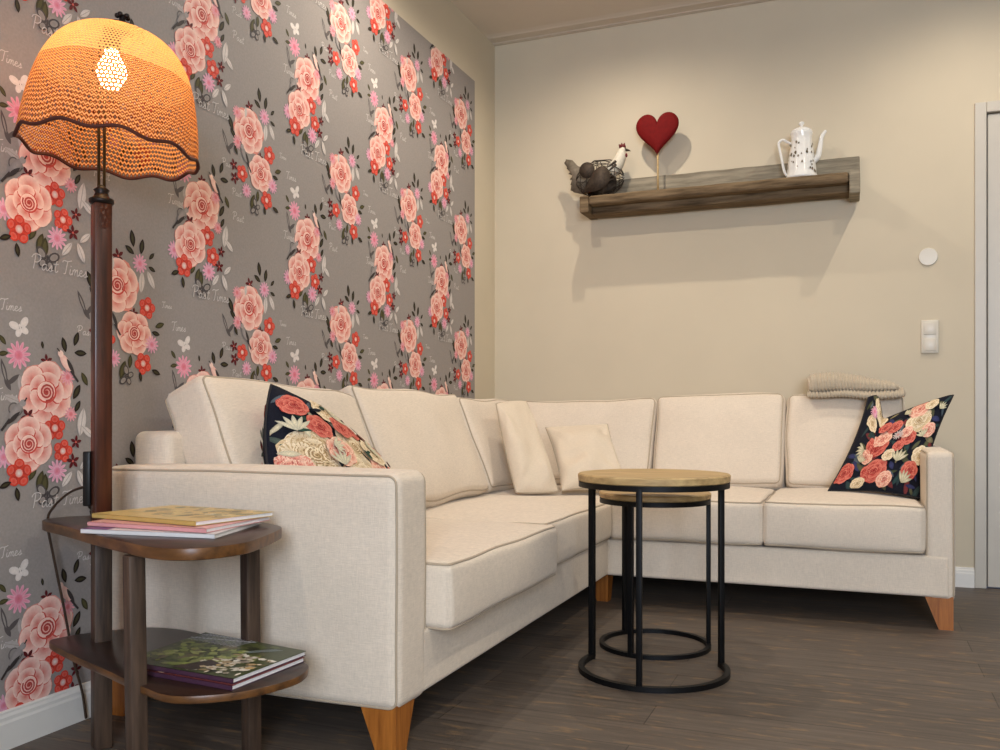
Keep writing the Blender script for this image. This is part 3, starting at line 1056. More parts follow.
def right_floral(P, side):
    rnd = random.Random(31 + side)
    for i in range(110):
        a, b = rnd.uniform(0.03, 0.97), rnd.uniform(0.03, 0.97)
        c = rnd.choice([TEAL, MOSS, SLATE, C3(56, 74, 74), C3(96, 96, 70), C3(60, 64, 104), C3(150, 140, 104), C3(130, 60, 60)])
        P.lens(a, b, rnd.uniform(0.05, 0.09), rnd.uniform(0.015, 0.03), rnd.uniform(0, 6.3), c, mixc(c, NAVY, 0.4))
    for (a, b, r, pl) in ((0.32, 0.50, 0.115, RED_R), (0.36, 0.62, 0.09, PINK_R), (0.40, 0.20, 0.12, RED_R), (0.07, 0.16, 0.09, RED_R), (0.46, 0.74, 0.07, RED_R),
                          (0.72, 0.74, 0.12, CREAM_R), (0.68, 0.90, 0.10, PINK_R), (0.67, 0.55, 0.075, RED_R), (0.88, 0.36, 0.085, CREAM_R), (0.22, 0.92, 0.10, CREAM_R),
                          (0.58, 0.46, 0.055, RED_R), (0.62, 0.62, 0.06, PINK_R), (0.15, 0.70, 0.07, CREAM_R), (0.55, 0.10, 0.07, PINK_R), (0.24, 0.36, 0.07, PINK_R), (0.80, 0.20, 0.08, RED_R), (0.88, 0.62, 0.07, PINK_R), (0.34, 0.78, 0.06, RED_R), (0.5, 0.36, 0.06, CREAM_R), (0.28, 0.06, 0.06, CREAM_R), (0.80, 0.92, 0.06, CREAM_R)):
        e_rose(P, a, b, r * 1.22, pl, rnd)
    for (a, b, r, d) in ((0.62, 0.28, 0.13, 80), (0.75, 0.08, 0.11, 70), (0.18, 0.40, 0.10, 200), (0.52, 0.88, 0.08, 30), (0.84, 0.55, 0.09, 120), (0.2, 0.28, 0.08, 100), (0.92, 0.84, 0.08, 60)):
        plume(P, a, b, r, d, CRM, mixc(CRM, MOSS, 0.5))
    for (a, b, r) in ((0.13, 0.80, 0.06), (0.53, 0.60, 0.06)):
        e_daisy(P, a, b, r, 'lilac' if b > 0.7 else 'ghost', rnd)

def left_floral(P, side):
    rnd = random.Random(77 + side)
    for i in range(100):
        a, b = rnd.uniform(0.03, 0.97), rnd.uniform(0.03, 0.97)
        c = rnd.choice([TEAL, MOSS, SLATE, C3(50, 76, 62), C3(84, 96, 86), CRM, C3(190, 176, 150), C3(150, 52, 48)])
        P.lens(a, b, rnd.uniform(0.04, 0.08), rnd.uniform(0.012, 0.025), rnd.uniform(0, 6.3), c, mixc(c, NAVY, 0.4))
    for (a, b, r, pl) in ((0.20, 0.52, 0.15, CREAM_R), (0.50, 0.72, 0.13, CREAM_R), (0.20, 0.30, 0.13, PINK_R), (0.56, 0.50, 0.13, CREAM_R), (0.24, 0.74, 0.075, RED_R),
                          (0.72, 0.62, 0.10, PINK_R), (0.80, 0.36, 0.11, RED_R), (0.52, 0.90, 0.07, RED_R), (0.44, 0.30, 0.10, CREAM_R), (0.88, 0.72, 0.08, RED_R), (0.62, 0.2, 0.1, RED_R), (0.1, 0.85, 0.07, RED_R), (0.36, 0.60, 0.09, PINK_R), (0.66, 0.78, 0.09, CREAM_R), (0.30, 0.90, 0.08, CREAM_R), (0.08, 0.40, 0.09, PINK_R), (0.70, 0.92, 0.08, PINK_R), (0.40, 0.82, 0.07, RED_R), (0.92, 0.52, 0.07, PINK_R)):
        e_rose(P, a, b, r * 1.2, pl, rnd)
    for i in range(30):
        a, b = rnd.uniform(0.04, 0.96), rnd.uniform(0.3, 0.96)
        c = rnd.choice([NAVY, TEAL, C3(50, 76, 62), CRM, C3(150, 52, 48), C3(20, 24, 30)])
        P.lens(a, b, rnd.uniform(0.03, 0.06), rnd.uniform(0.01, 0.02), rnd.uniform(0, 6.3), c, mixc(c, NAVY, 0.3))
    for (a, b, r, d) in ((0.36, 0.88, 0.13, 60), (0.62, 0.82, 0.11, 20), (0.36, 0.50, 0.10, 110), (0.70, 0.42, 0.11, 30), (0.1, 0.66, 0.1, 100), (0.3, 0.62, 0.08, 20)):
        plume(P, a, b, r, d, CRM, mixc(CRM, SLATE, 0.4))

# right-hand floral pillow propped against the right arm, its top knocked in
pr_ = Pillow((1.735, -0.60, 0.462), (2.075, -0.74, 0.455), (2.212, -0.46, 0.860), (1.895, -0.38, 0.862), 0.075, 0.020, (0.28, 0.13), pw=0.55, sd=3, normal=(0.10, -0.93, 0.36))
floral_pillow('throw_pillow', 'dark floral throw pillow with a dented top, propped against the right sofa arm', pr_, right_floral, NAVY, (1.9, -0.6, 0.45))
# left-hand floral pillow, tilted on one corner behind the near arm
pl_ = Pillow((0.455, -2.575, 0.455), (0.53, -2.12, 0.452), (0.435, -1.98, 0.575), (0.345, -2.49, 0.862), 0.09, -0.045, None, pw=0.5, sd=5, normal=(0.93, -0.25, 0.3))
floral_pillow('throw_pillow', 'dark floral throw pillow slumped behind the near sofa arm, below the wallpaper', pl_, left_floral, NAVY, (0.5, -2.4, 0.45))

def plain_pillow(label, pil, loc, mat):
    t = thing('throw_pillow', label, 'pillow', loc, 'throw pillows on the corner sofa')
    MB().add(pil.mesh(34)).build('cover', mat, t)
    MB().add(tube(pil.rim(), 0.0035, 6, True)).build('seam', M['pipe'], t)
p1_ = Pillow((0.508, -1.01, 0.452), (0.655, -0.89, 0.452), (0.41, -0.62, 0.842), (0.355, -0.855, 0.828), 0.06, -0.006, None, pw=0.45, sd=8, crease=0.012)
plain_pillow('plain beige throw pillow standing upright in the sofa corner', p1_, (0.58, -0.9, 0.445), M['plainpillow'])
p2_ = Pillow((0.675, -0.895, 0.455), (0.93, -0.74, 0.462), (0.76, -0.47, 0.735), (0.50, -0.60, 0.72), 0.07, 0.012, None, pw=0.45, sd=9, crease=0.016)
plain_pillow('plain beige throw pillow slumped forward with a limp top corner, behind the tall round table', p2_, (0.75, -0.7, 0.445), M['plainpillow'])

# folded knitted blanket lying along the top of the rear cushions
bl = thing('folded_blanket', 'folded oatmeal ribbed knit blanket lying on top of the sofa back by the floral pillow', 'blanket', (1.83, -0.22, 0.86))
def blanket_layer(x0, x1, z0, z1, d, sd, taper):
    dims = (x1 - x0, d, z1 - z0)
    c = Vector(((x0 + x1) / 2, -0.215, (z0 + z1) / 2))
    def fn(p):
        u = p.x / dims[0] + 0.5
        q = p.copy()
        q.z = (p.z + dims[2] / 2) * (1 - taper * u * u) - dims[2] / 2
        # drape over the cushion edge and follow it
        q.z -= 0.012 * (p.y / (d / 2)) ** 2
        rib = sin((p.x + 0.12 * p.z) * 2 * pi / 0.0145)
        nrm = Vector((0, p.y / (d / 2), p.z / (dims[2] / 2)))
        if nrm.length > 0: q += nrm.normalized() * rib * 0.0040
        return wob(q + c, 0.012, 7, sd)
    return MB().add(xf(soft_box(*dims, min(0.03, dims[2] * 0.45), 110, (0.0, 0.004, 0.004)), fn))
blanket_layer(1.640, 2.040, 0.864, 0.894, 0.23, 21, 0.10).build('lower_fold', M['blanket'], bl)
blanket_layer(1.634, 2.015, 0.889, 0.966, 0.22, 22, 0.62).build('upper_fold', M['blanket'], bl)

# ------------------------------------------------------------------ floor lamp with two shelves
RV = Vector((cos(radians(21.7826)), sin(radians(21.7826)), 0))      # room direction: to the right along the view
FV = Vector((-sin(radians(21.7826)), cos(radians(21.7826)), 0))     # room direction: away
LP = Vector((0.205, -2.952, 0))
lamp = thing('floor_lamp', 'tall wooden floor lamp with glowing woven orange shade and two built-in shelves', 'lamp', LP)

def square_post(c0, c1, wd, rot, bev=0.004):
    bm = bmesh.new()
    bmesh.ops.create_cube(bm, size=1)
    ca, sa = cos(rot), sin(rot)
    for v in bm.verts:
        t = v.co.z + 0.5
        c = Vector(c0).lerp(Vector(c1), t)
        x, y = v.co.x * wd, v.co.y * wd
        v.co = Vector((c.x + x * ca - y * sa, c.y + x * sa + y * ca, c.z))
    bmesh.ops.bevel(bm, geom=list(bm.edges), offset=bev, segments=2, profile=0.5, affect='EDGES')
    return out(bm)
PR = radians(21.8 + 38)
v, f = square_post(LP + Vector((0, 0, 0.52)), LP + Vector((0, 0, 1.275)), 0.040, PR, 0.005)
mesh_obj('post', v, f, M['lampwood'], lamp, auto=40)
v, f = square_post(LP, LP + Vector((0, 0, 0.52)), 0.040, PR, 0.005)
mesh_obj('post_foot', v, f, M['lampleg'], lamp, auto=40)
for top_, bot_ in (((0.530, -3.188, 0.505), (0.545, -3.193, 0)), ((0.575, -2.885, 0.505), (0.580, -2.885, 0))):
    v, f = square_post(bot_, top_, 0.034, radians(21.8 + 45), 0.004)
    mesh_obj('leg', v, f, M['lampleg'], lamp, auto=40)

def shelf(name, pts, z0, z1):
    o2 = [(p.x, p.y) for p in catmull([(x, y, 0) for x, y in pts], 6)]
    v, f = prism(o2, z0, z1, 0.003)
    o = mesh_obj(name, v, f, M['lampshelf'], lamp, auto=40)
    o.data.materials.append(M['lampedge'])
    for p in o.data.polygons:
        if abs(p.normal.z) < 0.5: p.material_index = 1
    return o
shelf('upper_shelf', [(0.066, -2.995), (0.046, -2.945), (0.075, -2.885), (0.19, -2.825), (0.36, -2.80), (0.54, -2.825), (0.645, -2.87), (0.69, -2.94), (0.735, -3.08), (0.738, -3.14), (0.715, -3.20), (0.665, -3.232), (0.60, -3.228), (0.50, -3.190), (0.35, -3.125), (0.20, -3.055)], 0.507, 0.531)
shelf('lower_shelf', [(0.105, -3.01), (0.096, -2.965), (0.135, -2.89), (0.21, -2.815), (0.30, -2.80), (0.42, -2.826), (0.58, -2.868), (0.735, -2.925), (0.785, -2.965), (0.803, -3.04), (0.772, -3.135), (0.715, -3.195), (0.65, -3.222), (0.565, -3.20), (0.40, -3.135), (0.24, -3.073)], 0.236, 0.252)

# stem, ferrule and finial
v, f = lathe([(0.024, 1.273), (0.028, 1.277), (0.028, 1.284), (0.018, 1.290), (0.014, 1.300), (0.018, 1.306), (0.010, 1.313), (0.006, 1.318)], LP, 20)
mesh_obj('ferrule', v, f, M['dark'], lamp)
st = MB()
for s_ in (-1, 1):
    b_ = LP + RV * (0.0065 * s_)
    st.add(tube([b_ + Vector((0, 0, 1.31)), b_ + Vector((0, 0, 1.50)), b_ + FV * 0.005 + Vector((0, 0, 1.665))], 0.0035, 8))
st.build('stem', M['brass'], lamp)

# shade: woven dome, scalloped rim, hung a little askew
SC = LP + RV * 0.051 - FV * 0.03 + Vector((0, 0, 1.584))
TILT = Matrix.Rotation(radians(4.5), 3, FV) @ Matrix.Rotation(radians(-2.5), 3, RV)
NSH, RSH, HSH, RIM = 160, 30, 0.282, 0.1885
def shade_pt(a, t, dr=0.0):
    """a angle, t 0 at the rim .. 1 at the crown"""
    wv = 0.0048 * cos(10 * a + 0.6) * (1 - t) ** 3
    th = t * pi / 2
    r = RIM * (cos(th) ** 0.62) if t < 1 else 0.0
    z = HSH * (sin(th) ** 0.92)
    if t < 0.25:
        r *= 1 + 0.02 * (1 - t / 0.25) + 0.009 * sin(10 * a + 0.6) * (1 - t / 0.25)
    p = Vector(((r + dr) * cos(a), (r + dr) * sin(a), z - 0.20 + wv * 1.2))
    return SC + TILT @ p
V = []; F = []; UV = []
RS = 40
for i in range(RS + 1):
    t = i / RS * 0.985
    for k in range(NSH):
        V.append(shade_pt(2 * pi * k / NSH, t))
for i in range(RS):
    for k in range(NSH):
        l = (k + 1) % NSH
        F.append((i * NSH + k, i * NSH + l, (i + 1) * NSH + l, (i + 1) * NSH + k))
        UV.append(((k / NSH, i / RS), ((k + 1) / NSH, i / RS), ((k + 1) / NSH, (i + 1) / RS), (k / NSH, (i + 1) / RS)))

def shade_mat():
    m = bpy.data.materials.new('woven_cord_shade')
    m.use_nodes = True
    nt = m.node_tree
    nt.nodes.clear()
    L = nt.links.new
    outn = N(nt, 'ShaderNodeOutputMaterial')
    uv = N(nt, 'ShaderNodeUVMap', uv_map='weave')
    sp = N(nt, 'ShaderNodeSeparateXYZ')
    L(uv.outputs[0], sp.inputs[0])
    u, v_ = sp.outputs[0], sp.outputs[1]
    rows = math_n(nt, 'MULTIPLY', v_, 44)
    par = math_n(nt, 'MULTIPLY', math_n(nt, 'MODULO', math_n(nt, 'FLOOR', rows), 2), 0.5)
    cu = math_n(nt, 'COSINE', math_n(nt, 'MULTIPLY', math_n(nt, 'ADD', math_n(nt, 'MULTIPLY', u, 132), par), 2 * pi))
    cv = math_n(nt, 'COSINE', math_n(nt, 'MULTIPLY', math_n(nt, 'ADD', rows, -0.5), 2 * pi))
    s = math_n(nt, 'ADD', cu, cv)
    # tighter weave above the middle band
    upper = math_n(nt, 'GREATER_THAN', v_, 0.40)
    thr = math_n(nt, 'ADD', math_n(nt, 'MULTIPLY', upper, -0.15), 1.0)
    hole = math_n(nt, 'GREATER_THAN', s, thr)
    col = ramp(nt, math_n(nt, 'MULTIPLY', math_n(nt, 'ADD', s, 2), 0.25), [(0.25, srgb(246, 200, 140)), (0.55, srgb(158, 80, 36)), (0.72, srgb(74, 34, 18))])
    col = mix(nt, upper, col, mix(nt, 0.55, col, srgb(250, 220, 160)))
    df = N(nt, 'ShaderNodeBsdfDiffuse'); tr = N(nt, 'ShaderNodeBsdfTranslucent'); tp = N(nt, 'ShaderNodeBsdfTransparent')
    L(col, df.inputs['Color'])
    tc = mix(nt, 1.0, col, (1.0, 0.66, 0.40, 1), 'MULTIPLY')
    L(tc, tr.inputs['Color'])
    a = N(nt, 'ShaderNodeMixShader'); a.inputs[0].default_value = 0.5
    L(df.outputs[0], a.inputs[1]); L(tr.outputs[0], a.inputs[2])
    b = N(nt, 'ShaderNodeMixShader')
    L(hole, b.inputs[0]); L(a.outputs[0], b.inputs[1]); L(tp.outputs[0], b.inputs[2])
    L(b.outputs[0], outn.inputs['Surface'])
    return m
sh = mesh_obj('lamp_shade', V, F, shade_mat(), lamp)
ul = sh.data.uv_layers.new(name='weave')
# fill uv per face from its own corner positions in the grid
for pi_, poly in enumerate(sh.data.polygons):
    vs = [sh.data.loops[li].vertex_index for li in poly.loop_indices]
    ks = [q % NSH for q in vs]
    wrap = max(ks) - min(ks) > NSH // 2
    for li, q in zip(poly.loop_indices, vs):
        k = q % NSH
        ul.data[li].uv = ((k + (NSH if wrap and k < NSH // 2 else 0)) / NSH, (q // NSH) / RS)
# rims: cord binding at the scalloped hem, and a cap at the crown
MB().add(tube([shade_pt(2 * pi * k / 160, 0.0) for k in range(160)], 0.0042, 8, True)).build('hem_binding', plain('brown_binding', (74, 34, 24), 0.8), sh)
cap = [(0.036, 0.104), (0.034, 0.112), (0.012, 0.117), (0.006, 0.128), (0.009, 0.134), (0.004, 0.139)]
v, f = lathe(cap, (0, 0, 0), 20)
cp_ = MB().add(([SC + TILT @ (p - Vector((0, 0, 0.016))) for p in v], f))
for k in range(5):
    a = 2 * pi * k / 5
    cp_.add(lathe([(0.001, -0.006), (0.006, -0.003), (0.006, 0.003), (0.001, 0.006)], SC + TILT @ Vector((0.012 * cos(a), 0.012 * sin(a), 0.119)), 8))
cp_.build('finial', M['dark'], lamp)

# socket and bulb
BC = LP + RV * 0.037 - FV * 0.03 + Vector((0, 0, -0.019))
v, f = lathe([(0.019, 1.640), (0.020, 1.648), (0.020, 1.690), (0.012, 1.702), (0.006, 1.71)], BC, 20)
mesh_obj('bulb_socket', v, f, M['black'], lamp)
mb_, nt_, bs_ = new_mat('lit_bulb')
bs_.inputs['Emission Color'].default_value = (1.0, 0.70, 0.38, 1)
bs_.inputs['Emission Strength'].default_value = 40
v, f = lathe([(0.001, 1.548), (0.014, 1.551), (0.024, 1.560), (0.031, 1.574), (0.033, 1.588), (0.030, 1.602), (0.022, 1.618), (0.016, 1.630), (0.015, 1.641)], BC, 24)
mesh_obj('light_bulb', v, f, mb_, lamp)
# switch box on the side of the post and the cord
sx = LP - RV * 0.032
v, f = square_post(sx + Vector((0, 0, 0.566)), sx + Vector((0, 0, 0.694)), 0.018, radians(21.8), 0.003)
mesh_obj('switch_box', v, f, M['black'], lamp)
cord = catmull([sx + Vector((-0.005, 0, 0.612)), (0.105, -2.95, 0.595), (0.055, -2.95, 0.560), (0.030, -2.948, 0.52), (0.026, -2.925, 0.424), (0.026, -2.895, 0.296), (0.027, -2.868, 0.165), (0.027, -2.842, 0.082), (0.024, -2.826, 0.006)], 6, False)
MB().add(tube(cord, 0.0032, 6)).build('power_cord', plain('brown_cord', (58, 42, 30), 0.5), lamp)

# ------------------------------------------------------------------ magazines
def magazine(label, c, z0, th, paint, spine, spread=0.0, group='magazines on the lamp shelves'):
    """c: front-left, front-right, back-right, back-left corners seen from above"""
    P4 = [Vector((x, y, 0)) for x, y in c]
    ctr = sum(P4, Vector()) / 4
    t = thing('magazine', label, 'magazine', (ctr.x, ctr.y, z0), group)
    def bil(u, v, z): 
        return (P4[0] * (1 - u) * (1 - v) + P4[1] * u * (1 - v) + P4[2] * u * v + P4[3] * (1 - u) * v) + Vector((0, 0, z))
    def slab(u0, u1, v0, v1, za, zb, n=10):
        V = []; F = []
        for z in (za, zb):
            for i in range(n + 1):
                for j in range(n + 1):
                    V.append(bil(u0 + (u1 - u0) * i / n, v0 + (v1 - v0) * j / n, z))
        q = (n + 1) ** 2
        k = lambda s, i, j: s * q + i * (n + 1) + j
        for s in (0, 1):
            for i in range(n):
                for j in range(n):
                    F.append((k(s, i, j), k(s, i + 1, j), k(s, i + 1, j + 1), k(s, i, j + 1)))
        for i in range(n):
            F.append((k(0, i, 0), k(0, i + 1, 0), k(1, i + 1, 0), k(1, i, 0)))
            F.append((k(0, i, n), k(0, i + 1, n), k(1, i + 1, n), k(1, i, n)))
            F.append((k(0, 0, i), k(0, 0, i + 1), k(1, 0, i + 1), k(1, 0, i)))
            F.append((k(0, n, i), k(0, n, i + 1), k(1, n, i + 1), k(1, n, i)))
        return V, F
    v, f = slab(0.0, 0.992, 0.008, 0.992, z0 + 0.0012, z0 + th - 0.0012)
    mesh_obj('pages', v, f, M['paper'], t, smooth=False)
    v, f = slab(0, 1, 0, 1, z0, z0 + 0.001)
    mesh_obj('back_cover', v, f, spine, t, smooth=False)
    v, f = slab(0, 1, 0, 0.006, z0, z0 + th)
    mesh_obj('spine', v, f, spine, t, smooth=False)
    v, f = slab(0, 1, 0, 1, z0 + th - 0.001, z0 + th)
    P = Print(2)
    base = paint(P)
    build_print('front_cover', P, lambda a, b, l: bil(min(1, max(0, a)), min(1, max(0, b)), z0 + th + 0.0001 + l * 0.000003), v, f, base, M['cover'], t)
    return t

def paint_plain(col, accents):
    def fn(P):
        rnd = random.Random(len(accents) + int(col[0] * 1000))
        for (a, b, w_, h_, c) in accents:
            P.fan(a, b, [(a - w_, b - h_), (a + w_, b - h_), (a + w_, b + h_), (a - w_, b + h_)], c, c)
        return col
    return fn
def blobs(P, n, cols, seed, box_, r0, r1):
    rnd = random.Random(seed)
    for i in range(n):
        a, b = rnd.uniform(box_[0], box_[1]), rnd.uniform(box_[2], box_[3])
        c = rnd.choice(cols)
        P.ell(a, b, rnd.uniform(r0, r1), rnd.uniform(r0, r1) * 0.7, rnd.uniform(0, 3), c, mixc(c, rnd.choice(cols), 0.5), 12, 5, rnd.uniform(0, 6), 0.18)
def paint_yellow(P):
    blobs(P, 60, [C3(196, 170, 100), C3(170, 140, 70), C3(120, 110, 60), C3(210, 190, 130), C3(150, 130, 90), C3(90, 84, 50)], 5, (0.15, 0.98, 0.2, 0.98), 0.03, 0.10)
    blobs(P, 14, [C3(226, 214, 180), C3(90, 70, 50)], 6, (0.4, 0.9, 0.3, 0.9), 0.015, 0.05)
    return C3(206, 176, 108)
def paint_garden(P):
    blobs(P, 120, [C3(84, 98, 48), C3(110, 122, 60), C3(60, 68, 40), C3(134, 138, 84), C3(44, 48, 34), C3(120, 110, 80)], 9, (0.03, 0.80, 0.10, 0.95), 0.03, 0.09)
    blobs(P, 60, [C3(146, 156, 72), C3(176, 178, 104), C3(120, 132, 64)], 10, (0.06, 0.66, 0.08, 0.70), 0.02, 0.06)
    blobs(P, 60, [C3(226, 218, 200), C3(178, 150, 110), C3(120, 96, 74), C3(228, 222, 212)], 11, (0.50, 0.97, 0.04, 0.62), 0.015, 0.055)
    P.fan(0.62, 0.14, [(0.42, 0.03), (0.62, 0.03), (0.70, 0.28), (0.56, 0.34)], C3(52, 40, 38), C3(52, 40, 38))
    blobs(P, 16, [C3(222, 212, 196), C3(190, 160, 110)], 12, (0.62, 0.95, 0.06, 0.42), 0.02, 0.045)
    # pale railing along the far edge
    rnd = random.Random(3)
    for i in range(16):
        a = 0.02 + i * 0.03
        P.stroke([(a, 0.74), (a + 0.05, 0.99)], 0.008, C3(196, 196, 206))
    P.stroke([(0.0, 0.80), (0.55, 0.96)], 0.014, C3(206, 206, 214)); P.stroke([(0.0, 0.92), (0.4, 0.99)], 0.012, C3(180, 182, 196))
    for i in range(4):
        P.stroke([(0.62 + i * 0.02, 0.66), (0.80 + i * 0.02, 0.88)], 0.006, C3(168, 184, 190))
    return C3(66, 74, 44)
def paint_red(P):
    blobs(P, 24, [C3(200, 150, 130), C3(150, 90, 80), C3(226, 200, 180)], 15, (0.02, 0.3, 0.05, 0.95), 0.03, 0.08)
    return C3(120, 60, 60)

magazine('white magazine with a purple spine end, lowest in the stack on the upper lamp shelf', [(0.338, -3.138), (0.655, -3.102), (0.59, -2.862), (0.285, -2.905)], 0.5315, 0.009,
         paint_plain(C3(216, 212, 212), [(0.1, 0.5, 0.1, 0.5, C3(96, 62, 120))]), M['whitec'])
magazine('pink magazine in the middle of the stack on the upper lamp shelf', [(0.315, -3.098), (0.632, -3.100), (0.615, -2.862), (0.30, -2.868)], 0.5412, 0.009,
         paint_plain(C3(218, 156, 156), [(0.5, 0.7, 0.4, 0.1, C3(232, 200, 196))]), M['pinkc'])
magazine('ochre and green magazine topmost in the stack on the upper lamp shelf', [(0.272, -3.045), (0.590, -3.082), (0.628, -2.868), (0.31, -2.835)], 0.5512, 0.010, paint_yellow, M['yellow'])
magazine('purple spined magazine with a reddish cover, underneath the garden magazine on the lower lamp shelf', [(0.47, -3.135), (0.742, -3.158), (0.755, -2.935), (0.43, -2.885)], 0.2525, 0.010, paint_red, M['purple'])
magazine('magazine with a green garden photograph on the cover, topmost on the lower lamp shelf', [(0.445, -3.128), (0.738, -3.150), (0.752, -2.925), (0.44, -2.872)], 0.2632, 0.010, paint_garden, M['purple'])

# ------------------------------------------------------------------ nesting tables
def nest_table(label, cx, cy, r, ztop, zwood, legs, arc, bar):
    t = thing('nesting_table', label, 'table', (cx, cy, 0), 'pair of round nesting tables')
    c = Vector((cx, cy, 0))
    def at(phi, z, rr=r): return c + RV * (rr * cos(radians(phi))) + FV * (rr * sin(radians(phi))) + Vector((0, 0, z))
    v, f = lathe([(0.001, zwood), (r - 0.004, zwood), (r, zwood + 0.003), (r + 0.001, ztop - 0.004), (r - 0.003, ztop), (0.001, ztop + 0.0002)], c, 72, lambda a, z: 1 + 0.004 * noise.noise(Vector((cos(a) * 3, sin(a) * 3, z * 30))))
    mesh_obj('tabletop', v, f, M['top'], t, auto=35)
    def band(phis, z0, z1, r0, r1, closed):
        V = []; F = []
        n = len(phis)
        for p in phis:
            V += [at(p, z0, r0), at(p, z0, r1), at(p, z1, r1), at(p, z1, r0)]
        for i in range(n if closed else n - 1):
            j = (i + 1) % n
            for k in range(4):
                l = (k + 1) % 4
                F.append((i * 4 + k, i * 4 + l, j * 4 + l, j * 4 + k))
        if not closed:
            F.append((0, 1, 2, 3)); F.append(tuple((n - 1) * 4 + k for k in range(4)))
        return V, F
    full = [i * 5 for i in range(72)]
    v, f = band(full, zwood - 0.016, zwood, r - 0.022, r - 0.001, True)
    mesh_obj('top_ring', v, f, M['iron'], t, auto=40)
    a0, a1 = arc
    if a1 - a0 >= 360: v, f = band(full, 0.0, bar, r - bar * 1.05, r, True)
    else:
        n = int((a1 - a0) / 4)
        v, f = band([a0 + (a1 - a0) * i / n for i in range(n + 1)], 0.0, bar, r - bar * 1.05, r, False)
    mesh_obj('foot_ring', v, f, M['iron'], t, auto=40)
    for ph in legs:
        b = at(ph, 0, r - bar * 0.52)
        v, f = square_post(b + Vector((0, 0, bar * 0.5)), b + Vector((0, 0, zwood - 0.008)), bar, radians(21.8 + ph), 0.001)
        mesh_obj('leg', v, f, M['iron'], t, auto=40)
nest_table('taller round side table with pale wood top and black iron open ring base', 1.272, -1.845, 0.228, 0.602, 0.578, (142, 10, -110), (-220, 12), 0.016)
nest_table('smaller round side table with black iron ring base, tucked half under the taller one', 1.213, -1.548, 0.186, 0.520, 0.500, (-125, 116, -5), (0, 360), 0.014)

# ------------------------------------------------------------------ wall shelf and what stands on it
ws = thing('wall_shelf', 'weathered wooden wall shelf with a back board, mounted on the cream wall', 'shelf', (1.2, -0.1, 1.8))
SX0, SX1, SY = 0.545, 1.858, -0.205
def rough(vf, sd, amp=0.003):
    return xf(vf, lambda p: wob(p, amp, 9, sd))
def rbox(x0, x1, y0, y1, z0, z1, sd, n=30, amp=0.003, r=0.006):
    c = Vector(((x0 + x1) / 2, (y0 + y1) / 2, (z0 + z1) / 2))
    return xf(soft_box(x1 - x0, y1 - y0, z1 - z0, r, n), lambda p: wob(p + c, amp, 8, sd))
MB().add(rbox(SX0, SX1, -0.026, -0.002, 1.803, 1.994, 1, 40)).build('back_board', M['oldwood_grey'], ws)
MB().add(rbox(SX0 + 0.045, SX1 - 0.045, SY + 0.004, -0.024, 1.836, 1.882, 2, 60, 0.003, 0.014)).build('shelf_board', M['oldwood'], ws)
MB().add(rbox(SX0 + 0.04, SX1 - 0.04, -0.135, -0.024, 1.800, 1.842, 5, 40, 0.003, 0.01)).build('under_rail', M['oldwood'], ws)
MB().add(rbox(SX0, SX0 + 0.046, SY, -0.022, 1.798, 1.884, 3, 10)).build('end_block', M['oldwood'], ws)
MB().add(rbox(SX1 - 0.046, SX1, SY, -0.022, 1.782, 1.886, 4, 10)).build('end_block', M['oldwood_grey'], ws)

SZ = 1.884
# red heart on a stick
hb = thing('heart_ornament', 'red felt heart on a thin pale stick standing on the wall shelf', 'ornament', (0.925, -0.10, SZ))
def heart_pt(t):
    x = 16 * sin(t) ** 3
    y = 13 * cos(t) - 5 * cos(2 * t) - 2 * cos(3 * t) - cos(4 * t)
    return x / 32, y / 29
HW, HH, HC = 0.216, 0.216, Vector((0.918, -0.10, 2.198))
V = []; F = []
hn = 64
lv = [(-0.014, 0.90), (-0.0165, 0.6), (-0.018, 0.0)]
prof = [(-0.018, 0.02), (-0.0175, 0.5), (-0.015, 0.85), (-0.008, 0.97), (0.0, 1.0), (0.008, 0.97), (0.015, 0.85), (0.0175, 0.5), (0.018, 0.02)]
for dy, s_ in prof:
    for i in range(hn):
        x, y = heart_pt(2 * pi * i / hn)
        V.append(HC + Vector((x * HW * s_, dy, y * HH * s_)))
for q in range(len(prof) - 1):
    for i in range(hn):
        j = (i + 1) % hn
        F.append((q * hn + i, q * hn + j, (q + 1) * hn + j, (q + 1) * hn + i))
F.append(tuple(range(hn))); F.append(tuple((len(prof) - 1) * hn + i for i in range(hn)))
mesh_obj('heart', V, F, M['heart'], hb)
MB().add(tube([(0.922, -0.10, SZ + 0.002), (0.920, -0.10, 2.10)], 0.0045, 8)).build('stick', M['top'], hb)
v, f = lathe([(0.026, 0), (0.027, 0.003), (0.026, 0.008), (0.006, 0.011)], (0.922, -0.10, SZ), 20)
mesh_obj('foot', v, f, M['top'], hb)

# wire hen basket
hn_t = thing('hen_basket', 'hen shaped wire basket with rusty metal wings, at left end of wall shelf', 'basket', (0.63, -0.11, SZ))
HB = Vector((0.625, -0.11, SZ + 0.098))
def ell_pt(th, ph):
    """th along the body, ph around it"""
    return HB + Vector((0.125 * cos(th), 0.072 * sin(th) * cos(ph), 0.092 * sin(th) * sin(ph)))
wr = MB()
for k in range(11):
    ph = 2 * pi * k / 11
    wr.add(tube([ell_pt(pi * (0.06 + 0.88 * i / 14), ph) for i in range(15)], 0.0018, 5))
for th in (0.25, 0.36, 0.5, 0.64, 0.75):
    wr.add(tube([ell_pt(pi * th, 2 * pi * i / 24) for i in range(24)], 0.0018, 5, True))
for sg in (1, -1):
    for k in range(7):
        wr.add(tube([ell_pt(pi * (0.12 + 0.76 * i / 10), 2 * pi * k / 7 + sg * i * 0.22) for i in range(11)], 0.0012, 4))
